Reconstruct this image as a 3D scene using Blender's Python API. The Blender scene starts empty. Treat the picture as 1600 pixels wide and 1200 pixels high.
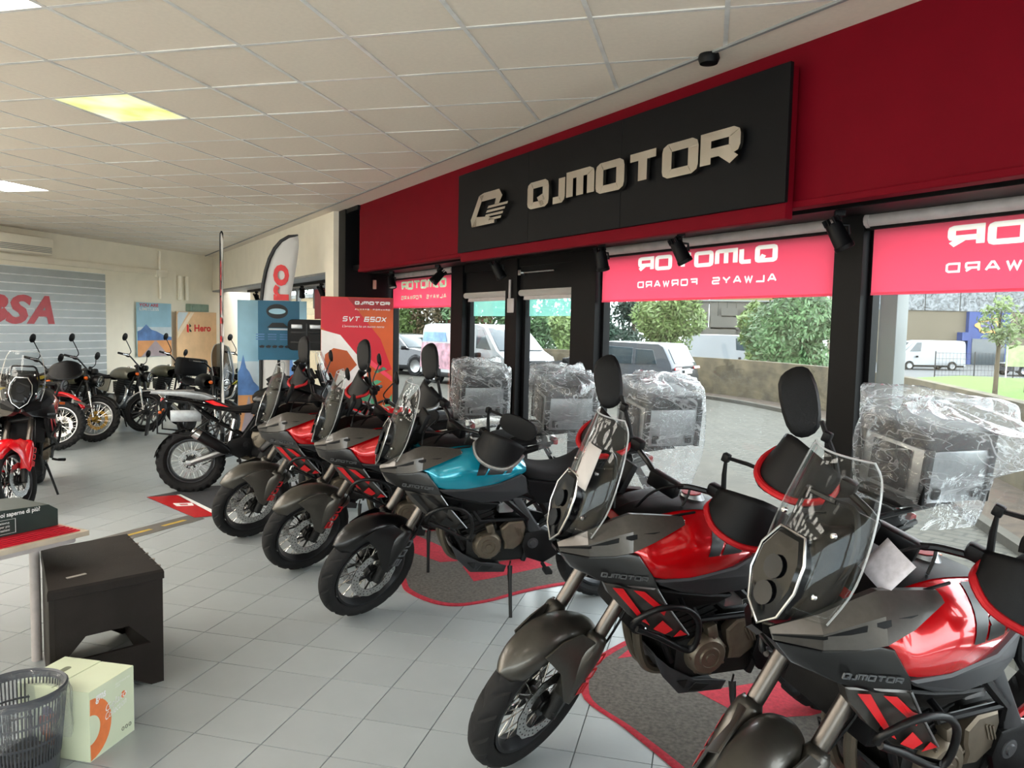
import bpy, bmesh, math, random
from math import sin, cos, pi, radians
from mathutils import Vector, Matrix
from mathutils.geometry import delaunay_2d_cdt
random.seed(7)
SC = bpy.context.scene
COL = SC.collection
# ---------------------------------------------------------------- camera
CAMH = 1.8469
cam_d = bpy.data.cameras.new('camera'); cam_d.sensor_width = 36; cam_d.lens = 27.0
cam_d.clip_start = .05; cam_d.clip_end = 400
cam = bpy.data.objects.new('camera', cam_d); COL.objects.link(cam)
cam.matrix_world = Matrix(((.9688246, -.0389287, .2446699, 0), (.2468408, .0672610, -.9667191, 0), (.0211764, .9969757, .0747734, CAMH), (0, 0, 0, 1)))
SC.camera = cam
# ---------------------------------------------------------------- world, exposure
SC.view_settings.view_transform = 'Standard'; SC.view_settings.look = 'None'
SC.view_settings.gamma = 1; SC.view_settings.use_curve_mapping = False
SC.view_settings.exposure = 0.0
try:
    SC.cycles.use_denoising = True; SC.cycles.max_bounces = 10; SC.cycles.transparent_max_bounces = 24
    SC.cycles.sample_clamp_indirect = 6
except Exception: pass
WORLD_STRENGTH = 8.0
w = bpy.data.worlds.new('sky'); SC.world = w; w.use_nodes = True
nt = w.node_tree; nt.nodes.clear()
wo = nt.nodes.new('ShaderNodeOutputWorld'); bg = nt.nodes.new('ShaderNodeBackground')
tc = nt.nodes.new('ShaderNodeTexCoord'); nz = nt.nodes.new('ShaderNodeTexNoise'); rp = nt.nodes.new('ShaderNodeValToRGB')
nz.inputs['Scale'].default_value = 2.2; nz.inputs['Detail'].default_value = 5
rp.color_ramp.elements[0].position = .3; rp.color_ramp.elements[0].color = (.78, .86, .95, 1)
rp.color_ramp.elements[1].position = .7; rp.color_ramp.elements[1].color = (1, 1, 1, 1)
nt.links.new(tc.outputs['Generated'], nz.inputs['Vector']); nt.links.new(nz.outputs['Fac'], rp.inputs['Fac'])
nt.links.new(rp.outputs['Color'], bg.inputs['Color']); bg.inputs['Strength'].default_value = WORLD_STRENGTH
nt.links.new(bg.outputs['Background'], wo.inputs['Surface'])
CEILZ = 3.248
# ---------------------------------------------------------------- helpers
def lin(c):
    if isinstance(c, str):
        c = [int(c[i:i + 2], 16) / 255 for i in (0, 2, 4)]
        c = [x / 12.92 if x <= .04045 else ((x + .055) / 1.055) ** 2.4 for x in c]
    return (c[0], c[1], c[2], 1)
def mat(name, col, rough=.5, metal=0., var=.12, ns=8., bump=0., coat=0., spec=.5, coord='Object'):
    m = bpy.data.materials.new(name); m.use_nodes = True; n = m.node_tree.nodes; l = m.node_tree.links
    b = n['Principled BSDF']; c = lin(col)
    t = n.new('ShaderNodeTexCoord'); z = n.new('ShaderNodeTexNoise'); z.inputs['Scale'].default_value = ns; z.inputs['Detail'].default_value = 4
    l.new(t.outputs[coord], z.inputs['Vector'])
    r = n.new('ShaderNodeValToRGB'); r.color_ramp.elements[0].position = .3; r.color_ramp.elements[1].position = .7
    r.color_ramp.elements[0].color = tuple(x * (1 - var) for x in c[:3]) + (1,); r.color_ramp.elements[1].color = tuple(min(1, x * (1 + var)) for x in c[:3]) + (1,)
    l.new(z.outputs['Fac'], r.inputs['Fac']); l.new(r.outputs['Color'], b.inputs['Base Color'])
    b.inputs['Roughness'].default_value = rough; b.inputs['Metallic'].default_value = metal
    b.inputs['Coat Weight'].default_value = coat; b.inputs['Coat Roughness'].default_value = .06
    b.inputs['Specular IOR Level'].default_value = spec
    if bump:
        bp = n.new('ShaderNodeBump'); bp.inputs['Strength'].default_value = bump; bp.inputs['Distance'].default_value = .01
        z2 = n.new('ShaderNodeTexNoise'); z2.inputs['Scale'].default_value = ns * 12; l.new(t.outputs[coord], z2.inputs['Vector'])
        l.new(z2.outputs['Fac'], bp.inputs['Height']); l.new(bp.outputs['Normal'], b.inputs['Normal'])
    return m
def thin_glass(name, tint=(1, 1, 1), refl=.06, white=0., rough=.02, wcol=(1, 1, 1), bump=0., bs=20., crease=0.):
    m = bpy.data.materials.new(name); m.use_nodes = True; n = m.node_tree.nodes; l = m.node_tree.links; n.clear()
    o = n.new('ShaderNodeOutputMaterial'); tr = n.new('ShaderNodeBsdfTransparent'); gl = n.new('ShaderNodeBsdfGlossy')
    tr.inputs['Color'].default_value = (*tint, 1); gl.inputs['Roughness'].default_value = rough
    fr = n.new('ShaderNodeLayerWeight'); fr.inputs['Blend'].default_value = .5; pw = n.new('ShaderNodeMath'); pw.operation = 'POWER'; pw.inputs[1].default_value = 4.5
    l.new(fr.outputs['Facing'], pw.inputs[0]); mm = n.new('ShaderNodeMath'); mm.operation = 'MULTIPLY_ADD'; mm.inputs[1].default_value = .9; mm.inputs[2].default_value = refl * .6
    l.new(pw.outputs[0], mm.inputs[0]); mx = n.new('ShaderNodeMixShader'); l.new(mm.outputs[0], mx.inputs['Fac'])
    l.new(tr.outputs[0], mx.inputs[1]); l.new(gl.outputs[0], mx.inputs[2]); last = mx
    if bump:
        t = n.new('ShaderNodeTexCoord'); z = n.new('ShaderNodeTexNoise'); z.inputs['Scale'].default_value = bs; z.inputs['Detail'].default_value = 3; z.inputs['Distortion'].default_value = 1.5
        bp = n.new('ShaderNodeBump'); bp.inputs['Strength'].default_value = bump; bp.inputs['Distance'].default_value = .03
        l.new(t.outputs['Object'], z.inputs['Vector']); l.new(z.outputs['Fac'], bp.inputs['Height']); l.new(bp.outputs['Normal'], gl.inputs['Normal']); l.new(bp.outputs['Normal'], fr.inputs['Normal'])
    if white:
        df = n.new('ShaderNodeBsdfDiffuse'); df.inputs['Color'].default_value = (*wcol, 1); tl = n.new('ShaderNodeBsdfTranslucent'); tl.inputs['Color'].default_value = (*wcol, 1)
        ad = n.new('ShaderNodeMixShader'); ad.inputs['Fac'].default_value = .5; l.new(df.outputs[0], ad.inputs[1]); l.new(tl.outputs[0], ad.inputs[2])
        m2 = n.new('ShaderNodeMixShader'); m2.inputs['Fac'].default_value = white; l.new(mx.outputs[0], m2.inputs[1])
        if crease:      # film whitens along its sharp creases
            t2 = n.new('ShaderNodeTexCoord'); mp = n.new('ShaderNodeMapping'); mp.inputs['Rotation'].default_value = (.5, .3, .4); mp.inputs['Scale'].default_value = (1, 1, 2.4); l.new(t2.outputs['Object'], mp.inputs['Vector']); prev = None
            for sc, wd in ((2.6, .012), (4.6, .012)):
                z3 = n.new('ShaderNodeTexNoise'); z3.inputs['Scale'].default_value = sc; z3.inputs['Detail'].default_value = 3; z3.inputs['Distortion'].default_value = .6; l.new(mp.outputs[0], z3.inputs['Vector'])
                su = n.new('ShaderNodeMath'); su.operation = 'SUBTRACT'; su.inputs[1].default_value = .5; ab = n.new('ShaderNodeMath'); ab.operation = 'ABSOLUTE'; mr = n.new('ShaderNodeMapRange'); mr.inputs['From Min'].default_value = 0; mr.inputs['From Max'].default_value = wd; mr.inputs['To Min'].default_value = crease; mr.inputs['To Max'].default_value = white
                l.new(z3.outputs['Fac'], su.inputs[0]); l.new(su.outputs[0], ab.inputs[0]); l.new(ab.outputs[0], mr.inputs['Value'])
                if prev is None: prev = mr.outputs['Result']
                else:
                    mxm = n.new('ShaderNodeMath'); mxm.operation = 'MAXIMUM'; l.new(prev, mxm.inputs[0]); l.new(mr.outputs['Result'], mxm.inputs[1]); prev = mxm.outputs[0]
            l.new(prev, m2.inputs['Fac'])
        l.new(ad.outputs[0], m2.inputs[2]); last = m2
    l.new(last.outputs[0], o.inputs['Surface'])
    return m
def sheet_mat(name, col, trans=.6, seethru=0., var=.04):
    """woven or thin sheet lit through from behind"""
    m = bpy.data.materials.new(name); m.use_nodes = True; n = m.node_tree.nodes; l = m.node_tree.links; n.clear()
    o = n.new('ShaderNodeOutputMaterial'); c = lin(col); t = n.new('ShaderNodeTexCoord'); z = n.new('ShaderNodeTexNoise'); z.inputs['Scale'].default_value = 5
    l.new(t.outputs['Object'], z.inputs['Vector']); r = n.new('ShaderNodeValToRGB')
    r.color_ramp.elements[0].color = tuple(x * (1 - var) for x in c[:3]) + (1,); r.color_ramp.elements[1].color = c
    l.new(z.outputs['Fac'], r.inputs['Fac']); d = n.new('ShaderNodeBsdfDiffuse'); tl = n.new('ShaderNodeBsdfTranslucent')
    l.new(r.outputs['Color'], d.inputs['Color']); l.new(r.outputs['Color'], tl.inputs['Color'])
    mx = n.new('ShaderNodeMixShader'); mx.inputs['Fac'].default_value = trans; l.new(d.outputs[0], mx.inputs[1]); l.new(tl.outputs[0], mx.inputs[2]); last = mx
    if seethru:
        tr = n.new('ShaderNodeBsdfTransparent'); m2 = n.new('ShaderNodeMixShader'); m2.inputs['Fac'].default_value = seethru
        l.new(mx.outputs[0], m2.inputs[1]); l.new(tr.outputs[0], m2.inputs[2]); last = m2
    l.new(last.outputs[0], o.inputs['Surface']); return m
def emit_mat(name, c0, c1, strength):
    m = bpy.data.materials.new(name); m.use_nodes = True; n = m.node_tree.nodes; l = m.node_tree.links; n.clear()
    o = n.new('ShaderNodeOutputMaterial'); e = n.new('ShaderNodeEmission'); t = n.new('ShaderNodeTexCoord'); z = n.new('ShaderNodeTexNoise'); z.inputs['Scale'].default_value = 3
    r = n.new('ShaderNodeValToRGB'); r.color_ramp.elements[0].position = .35; r.color_ramp.elements[1].position = .65
    r.color_ramp.elements[0].color = lin(c0); r.color_ramp.elements[1].color = lin(c1)
    l.new(t.outputs['Object'], z.inputs['Vector']); l.new(z.outputs['Fac'], r.inputs['Fac']); l.new(r.outputs['Color'], e.inputs['Color']); e.inputs['Strength'].default_value = strength
    l.new(e.outputs[0], o.inputs['Surface']); return m

def put(o, parent=None):
    COL.objects.link(o)
    if parent: o.parent = parent
    return o
def tag(o, label, cat, group=None, kind=None):
    if label: o['label'] = label
    if cat: o['category'] = cat
    if group: o['group'] = group
    if kind: o['kind'] = kind
    return o
def thing(name, label, cat, loc=(0, 0, 0), rz=0., group=None, lean=0.):
    o = bpy.data.objects.new(name, None); COL.objects.link(o); o.location = loc; o.rotation_euler = (-lean, 0, rz); o.empty_display_size = .1
    return tag(o, label, cat, group)
def dup(root, loc, rz, label, group=None, lean=None, matmap=None, skip=()):
    def cp(o, par):
        c = o.copy()
        if matmap and o.type == 'MESH' and any(s.name in matmap for s in o.data.materials if s):
            c.data = o.data.copy()
            for i, s in enumerate(c.data.materials):
                if s and s.name in matmap: c.data.materials[i] = matmap[s.name]
        COL.objects.link(c); c.parent = par
        for ch in o.children:
            if ch.name.split('.')[0] not in skip: cp(ch, c)
        return c
    r = cp(root, None); r.location = loc
    r.rotation_euler = (root.rotation_euler[0] if lean is None else -lean, 0, rz)
    r['label'] = label
    if group: r['group'] = group
    return r
class MB:
    def __init__(s): s.v = []; s.f = []; s.mi = []
    def add(s, vs, fs, mi=0):
        b = len(s.v); s.v += [Vector(p) for p in vs]; s.f += [tuple(b + i for i in f) for f in fs]; s.mi += [mi] * len(fs); return s
    def box(s, c, d, rot=None, mi=0, b=0.):
        x, y, z = [q / 2 for q in d]
        if b <= 0:
            vs = [Vector((i * x, j * y, k * z)) for i in (-1, 1) for j in (-1, 1) for k in (-1, 1)]
            fs = [(0, 1, 3, 2), (4, 6, 7, 5), (0, 4, 5, 1), (2, 3, 7, 6), (0, 2, 6, 4), (1, 5, 7, 3)]
        else:
            b = min(b, x * .9, y * .9, z * .9); bm = bmesh.new(); bmesh.ops.create_cube(bm, size=1)
            for v in bm.verts: v.co = Vector((v.co.x * 2 * x, v.co.y * 2 * y, v.co.z * 2 * z))
            bmesh.ops.bevel(bm, geom=bm.edges[:], offset=b, segments=2, affect='EDGES', profile=.5)
            bm.verts.index_update(); vs = [v.co.copy() for v in bm.verts]; fs = [[v.index for v in f.verts] for f in bm.faces]; bm.free()
        R = rot if isinstance(rot, Matrix) else (Matrix.Rotation(rot[0], 3, rot[1]) if rot else Matrix.Identity(3))
        return s.add([R @ p + Vector(c) for p in vs], fs, mi)
    def tube(s, pts, r, n=8, closed=False, mi=0, cap=True):
        P = [Vector(p) for p in pts]; m = len(P); rs = r if isinstance(r, (list, tuple)) else [r] * m
        T = []
        for i in range(m):
            a = P[(i - 1) % m] if (closed or i) else P[0]; b = P[(i + 1) % m] if (closed or i < m - 1) else P[-1]
            d = b - a; T.append(d.normalized() if d.length > 1e-9 else Vector((0, 0, 1)))
        nrm = T[0].orthogonal().normalized(); rings = []
        for i in range(m):
            if i:
                nrm = nrm - T[i] * nrm.dot(T[i])
                nrm = nrm.normalized() if nrm.length > 1e-6 else T[i].orthogonal().normalized()
            bn = T[i].cross(nrm)
            rings.append([P[i] + (nrm * cos(2 * pi * k / n) + bn * sin(2 * pi * k / n)) * rs[i] for k in range(n)])
        return s.loft(rings, closed=closed, cap=cap and not closed, mi=mi)
    def loft(s, rings, closed=False, cap=True, mi=0, ringclosed=True):
        n = len(rings[0]); m = len(rings); vs = [p for r in rings for p in r]; fs = []
        for i in range(m if closed else m - 1):
            a, b = i * n, ((i + 1) % m) * n
            for k in range(n if ringclosed else n - 1):
                k2 = (k + 1) % n; fs.append((a + k, a + k2, b + k2, b + k))
        if cap and not closed and ringclosed: fs += [tuple(range(n))[::-1], tuple((m - 1) * n + k for k in range(n))]
        return s.add(vs, fs, mi)
    def lathe(s, prof, c=(0, 0, 0), ax=(0, 0, 1), n=24, mi=0, cap=True):
        ax = Vector(ax).normalized(); u = ax.orthogonal().normalized(); w_ = ax.cross(u); c = Vector(c)
        rings = [[c + ax * h + (u * cos(2 * pi * k / n) + w_ * sin(2 * pi * k / n)) * max(r, 1e-4) for k in range(n)] for r, h in prof]
        return s.loft(rings, cap=cap, mi=mi)
    def cyl(s, a, b, r, r2=None, n=16, mi=0):
        return s.tube([a, b], [r, r if r2 is None else r2], n, mi=mi)
    def prism(s, poly, vec, mi=0):
        n = len(poly); vec = Vector(vec); vs = [Vector(p) for p in poly] + [Vector(p) + vec for p in poly]
        return s.add(vs, [tuple(range(n))[::-1], tuple(range(n, 2 * n))] + [(i, (i + 1) % n, n + (i + 1) % n, n + i) for i in range(n)], mi)
    def panel(s, out, nrm=(0, 1, 0), t=.02, b=.008, mi=0):
        P = [Vector(p) for p in out]; N_ = Vector(nrm).normalized(); n = len(P); c = sum(P, Vector()) / n
        ins = []
        for i in range(n):
            e1 = (P[i] - P[i - 1]).normalized(); e2 = (P[(i + 1) % n] - P[i]).normalized()
            a = N_.cross(e1); bb = N_.cross(e2); d = (a + bb); d = d.normalized() if d.length > 1e-5 else a
            if d.dot(c - P[i]) < 0 and i in (0,): pass
            ins.append((P[i], d, max(.35, d.dot(a))))
        area = sum((P[i] - c).cross(P[(i + 1) % n] - c).dot(N_) for i in range(n)); sg = 1 if area > 0 else -1
        F = [p + d * sg * (b / q) + N_ * b * .8 for p, d, q in ins]; B = [p - N_ * t for p in P]
        vs = F + P + B; fs = [tuple(range(n)), tuple(range(2 * n, 3 * n))[::-1]]
        for i in range(n):
            j = (i + 1) % n; fs += [(i, n + i, n + j, j), (n + i, 2 * n + i, 2 * n + j, n + j)]
        if sg < 0: fs = [f[::-1] for f in fs]
        return s.add(vs, fs, mi)
    def grid(s, fn, nu, nv, mi=0, wrapu=False):
        vs = [fn(i / nu, j / nv) for i in range(nu if wrapu else nu + 1) for j in range(nv + 1)]; fs = []; m = nv + 1
        for i in range(nu):
            for j in range(nv):
                i2 = (i + 1) % nu if wrapu else i + 1
                fs.append((i * m + j, i2 * m + j, i2 * m + j + 1, i * m + j + 1))
        return s.add(vs, fs, mi)
    def mirror(s, a=0):
        n = len(s.v); fs = list(s.f); mi = list(s.mi); s.v += [Vector((p.x, -p.y, p.z)) for p in s.v[:n]]
        s.f += [tuple(i + n for i in f[::-1]) for f in fs]; s.mi += mi; return s
    def flip_y(s):
        s.v = [Vector((p.x, -p.y, p.z)) for p in s.v]; s.f = [f[::-1] for f in s.f]; return s
    def xf(s, M_): s.v = [M_ @ p for p in s.v]; return s
    def merge(s, o):
        b = len(s.v); s.v += o.v; s.f += [tuple(i + b for i in f) for f in o.f]; s.mi += o.mi; return s
    def mesh(s, name, mats, smooth=True, angle=38, fixn=False):
        me = bpy.data.meshes.new(name); me.from_pydata([tuple(p) for p in s.v], [], s.f)
        for m in (mats if isinstance(mats, (list, tuple)) else [mats]): me.materials.append(m)
        if any(s.mi): me.polygons.foreach_set('material_index', s.mi)
        if fixn:
            bm = bmesh.new(); bm.from_mesh(me); bmesh.ops.recalc_face_normals(bm, faces=bm.faces[:]); bm.to_mesh(me); bm.free()
        if smooth:
            me.polygons.foreach_set('use_smooth', [True] * len(me.polygons)); me.set_sharp_from_angle(angle=radians(angle))
        me.update(); return me
    def build(s, name, mats, parent=None, smooth=True, angle=38, label=None, kind=None, fixn=True):
        o = bpy.data.objects.new(name, s.mesh(name, mats, smooth, angle, fixn)); put(o, parent)
        if label: o['label'] = label
        if kind: o['kind'] = kind
        return o
def cr(p0, p1, p2, p3, t):
    return .5 * ((2 * p1) + (p2 - p0) * t + (2 * p0 - 5 * p1 + 4 * p2 - p3) * t * t + (3 * p1 - p0 - 3 * p2 + p3) * t * t * t)
def spline(pts, n=6, closed=False):
    P = [Vector(p) for p in pts]; m = len(P); o = []
    for i in range(m if closed else m - 1):
        g = (lambda k: P[k % m]) if closed else (lambda k: P[min(max(k, 0), m - 1)])
        for k in range(n): o.append(cr(g(i - 1), g(i), g(i + 1), g(i + 2), k / n))
    if not closed: o.append(P[-1])
    return o
class Surf:
    """Catmull-Rom surface through rows of control points; u along rows, v across"""
    def __init__(s, rows): s.R = [[Vector(p) for p in r] for r in rows]
    def at(s, u, v, off=0.):
        def ev(u, v):
            m = len(s.R); n = len(s.R[0]); a = min(max(u, 0), 1) * (m - 1); i = min(int(a), m - 2); t = a - i
            b = min(max(v, 0), 1) * (n - 1); j = min(int(b), n - 2); q = b - j
            col = [cr(*[s.R[min(max(i + d, 0), m - 1)][min(max(j + e, 0), n - 1)] for e in (-1, 0, 1, 2)], q) for d in (-1, 0, 1, 2)]
            return cr(*col, t)
        p = ev(u, v)
        if off:
            e = 1e-3; du = ev(min(u + e, 1), v) - ev(max(u - e, 0), v); dv = ev(u, min(v + e, 1)) - ev(u, max(v - e, 0))
            nn = du.cross(dv); nn = nn.normalized() if nn.length > 0 else Vector((0, 1, 0))
            p = p + nn * off
        return p
    def mesh(s, nu, nv, mb=None, mi=0):
        mb = mb or MB(); return mb.grid(lambda u, v: s.at(u, v), nu, nv, mi)
    def decal(s, mb, a, b, c, d, off=.003, n=6, mi=0):
        """quad in (u,v): a-b-c-d, draped on the surface"""
        def f(x, y):
            u = (a[0] * (1 - x) + b[0] * x) * (1 - y) + (d[0] * (1 - x) + c[0] * x) * y
            v = (a[1] * (1 - x) + b[1] * x) * (1 - y) + (d[1] * (1 - x) + c[1] * x) * y
            return s.at(u, v, off)
        return mb.grid(f, n, n, mi)
# ---- stroke lettering in the wide technical style of the showroom signs
GL = {'Q': [[(0, .16), (0, .84), (.025, .95), (.1, 1), (.9, 1), (.975, .95), (1, .84), (1, .16), (.975, .05), (.9, 0), (.1, 0), (.025, .05), (0, .16)], [(.62, .42), (.86, -.06)]],
 'J': [[(1, 1), (1, .14), (.96, .04), (.88, 0), (0, 0)]], 'M': [[(0, 0), (0, 1), (.9, 1), (.98, .95), (1, .84), (1, 0)], [(.5, 1), (.5, 0)]],
 'O': [[(0, .16), (0, .84), (.025, .95), (.1, 1), (.9, 1), (.975, .95), (1, .84), (1, .16), (.975, .05), (.9, 0), (.1, 0), (.025, .05), (0, .16)]],
 'T': [[(0, 1), (1, 1)], [(.5, 1), (.5, 0)]], 'R': [[(0, 0), (0, 1), (.9, 1), (.98, .95), (1, .86), (1, .52), (.97, .43), (.9, .4), (0, .4)], [(.55, .4), (1, 0)]],
 'A': [[(0, 0), (.42, 1), (.58, 1), (1, 0)], [(.2, .32), (.8, .32)]], 'L': [[(0, 1), (0, 0), (1, 0)]],
 'W': [[(0, 1), (.25, 0), (.5, .8), (.75, 0), (1, 1)]], 'Y': [[(0, 1), (.5, .45), (1, 1)], [(.5, .45), (.5, 0)]],
 'S': [[(1, 1), (.1, 1), (0, .9), (0, .6), (.1, .5), (.9, .5), (1, .4), (1, .1), (.9, 0), (0, 0)]], 'F': [[(1, 1), (0, 1), (0, 0)], [(0, .5), (.85, .5)]],
 'D': [[(0, 0), (0, 1), (.85, 1), (1, .85), (1, .15), (.85, 0), (0, 0)]], '6': [[(1, 1), (0, 1), (0, 0), (1, 0), (1, .5), (0, .5)]],
 '0': [[(0, .1), (0, .9), (.1, 1), (.9, 1), (1, .9), (1, .1), (.9, 0), (.1, 0), (0, .1)]], '5': [[(1, 1), (0, 1), (0, .5), (1, .5), (1, 0), (0, 0)]],
 'V': [[(0, 1), (.5, 0), (1, 1)]], 'X': [[(0, 0), (1, 1)], [(0, 1), (1, 0)]], '1': [[(.2, .8), (.55, 1), (.55, 0)]], '2': [[(0, 1), (1, 1), (1, .5), (0, .5), (0, 0), (1, 0)]],
 'H': [[(0, 0), (0, 1)], [(1, 0), (1, 1)], [(0, .5), (1, .5)]], 'E': [[(1, 1), (0, 1), (0, 0), (1, 0)], [(0, .5), (.9, .5)]]}
def stroke_quads(pl, t):
    P = [Vector((p[0], p[1])) for p in pl]; closed = (P[0] - P[-1]).length < 1e-6 and len(P) > 2
    if closed: P = P[:-1]
    n = len(P); L = []
    for i in range(n):
        a = P[i - 1] if (i or closed) else None; b = P[(i + 1) % n] if (i < n - 1 or closed) else None
        d1 = (P[i] - a).normalized() if a is not None else None; d2 = (b - P[i]).normalized() if b is not None else None
        if d1 is None: d1 = d2
        if d2 is None: d2 = d1
        n1 = Vector((-d1.y, d1.x)); n2 = Vector((-d2.y, d2.x)); m = n1 + n2
        m = m.normalized() if m.length > 1e-4 else n1
        k = min(1 / max(m.dot(n1), .3), 2.2); L.append((P[i] + m * t / 2 * k, P[i] - m * t / 2 * k))
    out = []
    for i in range(n if closed else n - 1):
        j = (i + 1) % n; out.append([L[i][0], L[i][1], L[j][1], L[j][0]])
    return out
def techno(text, h, wd, t, gap, shear=0., widths=None):
    """list of (glyph, quads) laid out from x=0"""
    x = 0; res = []
    for ch in text:
        if ch == ' ': x += wd * .8; continue
        cw = wd * (widths or {}).get(ch, 1); q = []
        for pl in GL[ch]:
            q += stroke_quads([(t / 2 + p[0] * (cw - t), t / 2 + p[1] * (h - t)) for p in pl], t)
        res.append((ch, [[(a.x + x + a.y * shear, a.y) for a in k] for k in q])); x += cw + gap
    return res, x - gap
def quads3(mb, quads, o, ex, ey, en, th, mi=0):
    """extruded flat letter strokes: origin o, right ex, up ey, outward en"""
    o, ex, ey, en = Vector(o), Vector(ex), Vector(ey), Vector(en)
    for k, q in enumerate(quads):
        e = .0004 * (k % 3) if th > .002 else .00008 * (k % 3)
        mb.prism([o + ex * a + ey * b for a, b in q], en * (th + e), mi)
    return mb
FONT_CACHE = {}
def text_mb(txt, size, o, ex, ey, en, th=.002, shear=0., align='LEFT', width=None, bold=0., spacing=1.):
    cu = bpy.data.curves.new('txt', 'FONT'); cu.body = txt; cu.size = 1; cu.resolution_u = 3; cu.shear = shear; cu.offset = bold; cu.space_character = spacing; cu.align_x = align
    ob = bpy.data.objects.new('txt', cu); COL.objects.link(ob)
    dg = bpy.context.evaluated_depsgraph_get(); me = bpy.data.meshes.new_from_object(ob.evaluated_get(dg))
    mb = MB(); vs = [v.co.copy() for v in me.vertices]; fs = [tuple(p.vertices) for p in me.polygons]
    bpy.data.objects.remove(ob); bpy.data.meshes.remove(me); bpy.data.curves.remove(cu)
    if not vs: return mb
    sx = sy = size
    if width:
        w0 = max(v.x for v in vs) - min(v.x for v in vs); sx = width / max(w0, 1e-6)
    o, ex, ey, en = Vector(o), Vector(ex), Vector(ey), Vector(en)
    return mb.add([o + ex * v.x * sx + ey * v.y * sy + en * th for v in vs], fs)
def rrect(w_, h, r, n=4):
    o = []
    for cx, cy, a0 in ((w_ / 2 - r, h / 2 - r, 0), (-w_ / 2 + r, h / 2 - r, 90), (-w_ / 2 + r, -h / 2 + r, 180), (w_ / 2 - r, -h / 2 + r, 270)):
        for k in range(n + 1):
            a = radians(a0 + 90 * k / n); o.append((cx + r * cos(a), cy + r * sin(a)))
    return o
def clip(poly, a, b, c):
    """keep a*x+b*y<=c"""
    o = []
    for i in range(len(poly)):
        p, q = poly[i], poly[(i + 1) % len(poly)]; fp = a * p[0] + b * p[1] - c; fq = a * q[0] + b * q[1] - c
        if fp <= 0: o.append(p)
        if (fp < 0 < fq) or (fq < 0 < fp):
            t = fp / (fp - fq); o.append((p[0] + (q[0] - p[0]) * t, p[1] + (q[1] - p[1]) * t))
    return o
# frame of the glazed front: s runs along it away from the viewer, d outwards
FU = Vector((-.70710678, .70710678, 0)); FN = Vector((.70710678, .70710678, 0)); F0 = Vector((2.225, 2.225, 0)); UP = Vector((0, 0, 1))
def G(s, d, z): return F0 + FU * s + FN * d + UP * z
GROT = Matrix((FU, FN, UP)).transposed()
def gbox(mb, s0, s1, d0, d1, z0, z1, mi=0, b=0.):
    mb.box(G((s0 + s1) / 2, (d0 + d1) / 2, (z0 + z1) / 2), (abs(s1 - s0), abs(d1 - d0), abs(z1 - z0)), GROT, mi, b); return mb
# ---------------------------------------------------------------- materials
m_black = mat('black_plastic', '08080a', .5, ns=30, bump=.1, spec=.2)
m_gloss = mat('gloss_black', '070709', .28, coat=.15, spec=.4)
m_rubber = mat('tyre_rubber', '1b1b1c', .8, ns=40, bump=.1, spec=.3)
m_seat = mat('seat_vinyl', '111114', .62, ns=25, bump=.35, spec=.25)
m_frame = mat('frame_black', '08080a', .38, ns=20, spec=.3)
m_engine = mat('engine_black', '0d0d0d', .5, .2, ns=25, bump=.2)
m_bronze = mat('bronze_cover', '70675a', .42, .75, ns=25, bump=.08)
m_steel = mat('polished_steel', 'c9c9c8', .22, 1., ns=15)
m_alu = mat('brushed_aluminium', '9fa1a3', .38, .9, ns=30)
m_fork = mat('bronze_fork_tube', '5d5853', .28, .85, ns=12)
m_silver = mat('titanium_paint', '504d4a', .34, .75, ns=60, var=.06, coat=.3)
m_grey = mat('grey_paint', '36373a', .5, .3, ns=40, var=.06)
m_red = mat('candy_red_paint', 'c4040e', .2, .35, ns=6, var=.06, coat=1.)
m_redp = mat('red_plastic', 'b01018', .4, ns=20)
m_teal = mat('teal_paint', '0794ae', .2, .45, ns=6, var=.06, coat=1.)
m_fend = mat('fender_titanium_paint', '53504b', .34, .75, ns=60, var=.05, coat=.3)
m_hg = mat('handguard_frame_red', 'b4121c', .35, .4, ns=20)
m_rim = mat('dark_rim', '3a3b3e', .35, .8, ns=15)
m_decal = mat('red_decal', 'c0141c', .4, ns=20)
m_dk = mat('black_decal', '0b0b0c', .35, ns=20)
m_sub = mat('rear_frame_red', 'a80d16', .35, .3, ns=20)
m_white = mat('white_print', 'e8e8e6', .5, ns=20)
m_ltext = mat('grey_print', '55575a', .4, .3, ns=20)
m_lens = mat('headlight_glass', '08090b', .12, ns=15, spec=.35)
m_lens2 = mat('projector_glass', '2a2c30', .12, .6, ns=15)
m_orange = mat('orange_lens', 'd05a14', .2, ns=20)
m_redlens = mat('red_lens', 'b00812', .12, coat=.6, ns=20)
m_screen = thin_glass('clear_screen', (.94, .95, .95), .025)
m_smoke = thin_glass('smoked_screen', (.16, .16, .16), .06)
m_edge = thin_glass('screen_edge', (.8, .82, .82), .2, .35)
m_wrap = thin_glass('plastic_wrap', (.97, .98, .98), .13, .13, .14, (.95, .97, 1), .7, 8., .45)
m_bag = thin_glass('bin_bag_film', (.9, .91, .93), .07, .06, .15, (.8, .82, .85), .8, 14.)
m_glass = thin_glass('window_glass', (.93, .96, .95), .04)
m_floor = mat('grey_floor_tile', '9da3a5', .28, ns=3, var=.05, bump=.03)
m_grout = mat('tile_grout', '6d7070', .8, ns=20)
m_ceil = mat('ceiling_tile', 'ded2c2', .8, ns=40, var=.03, bump=.12)
m_tbar = mat('ceiling_grid_bar', 'e4e2de', .3, .2, ns=10)
m_wall = mat('white_wall_paint', 'f5ecd9', .7, ns=4, var=.03)
m_red_wall = mat('red_fascia_paint', '680716', .6, ns=5, var=.05, spec=.06)
m_blackw = mat('black_aluminium', '070709', .5, ns=12, spec=.18)
m_greyw = mat('grey_soffit', '8b8b8a', .6, ns=6)
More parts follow.
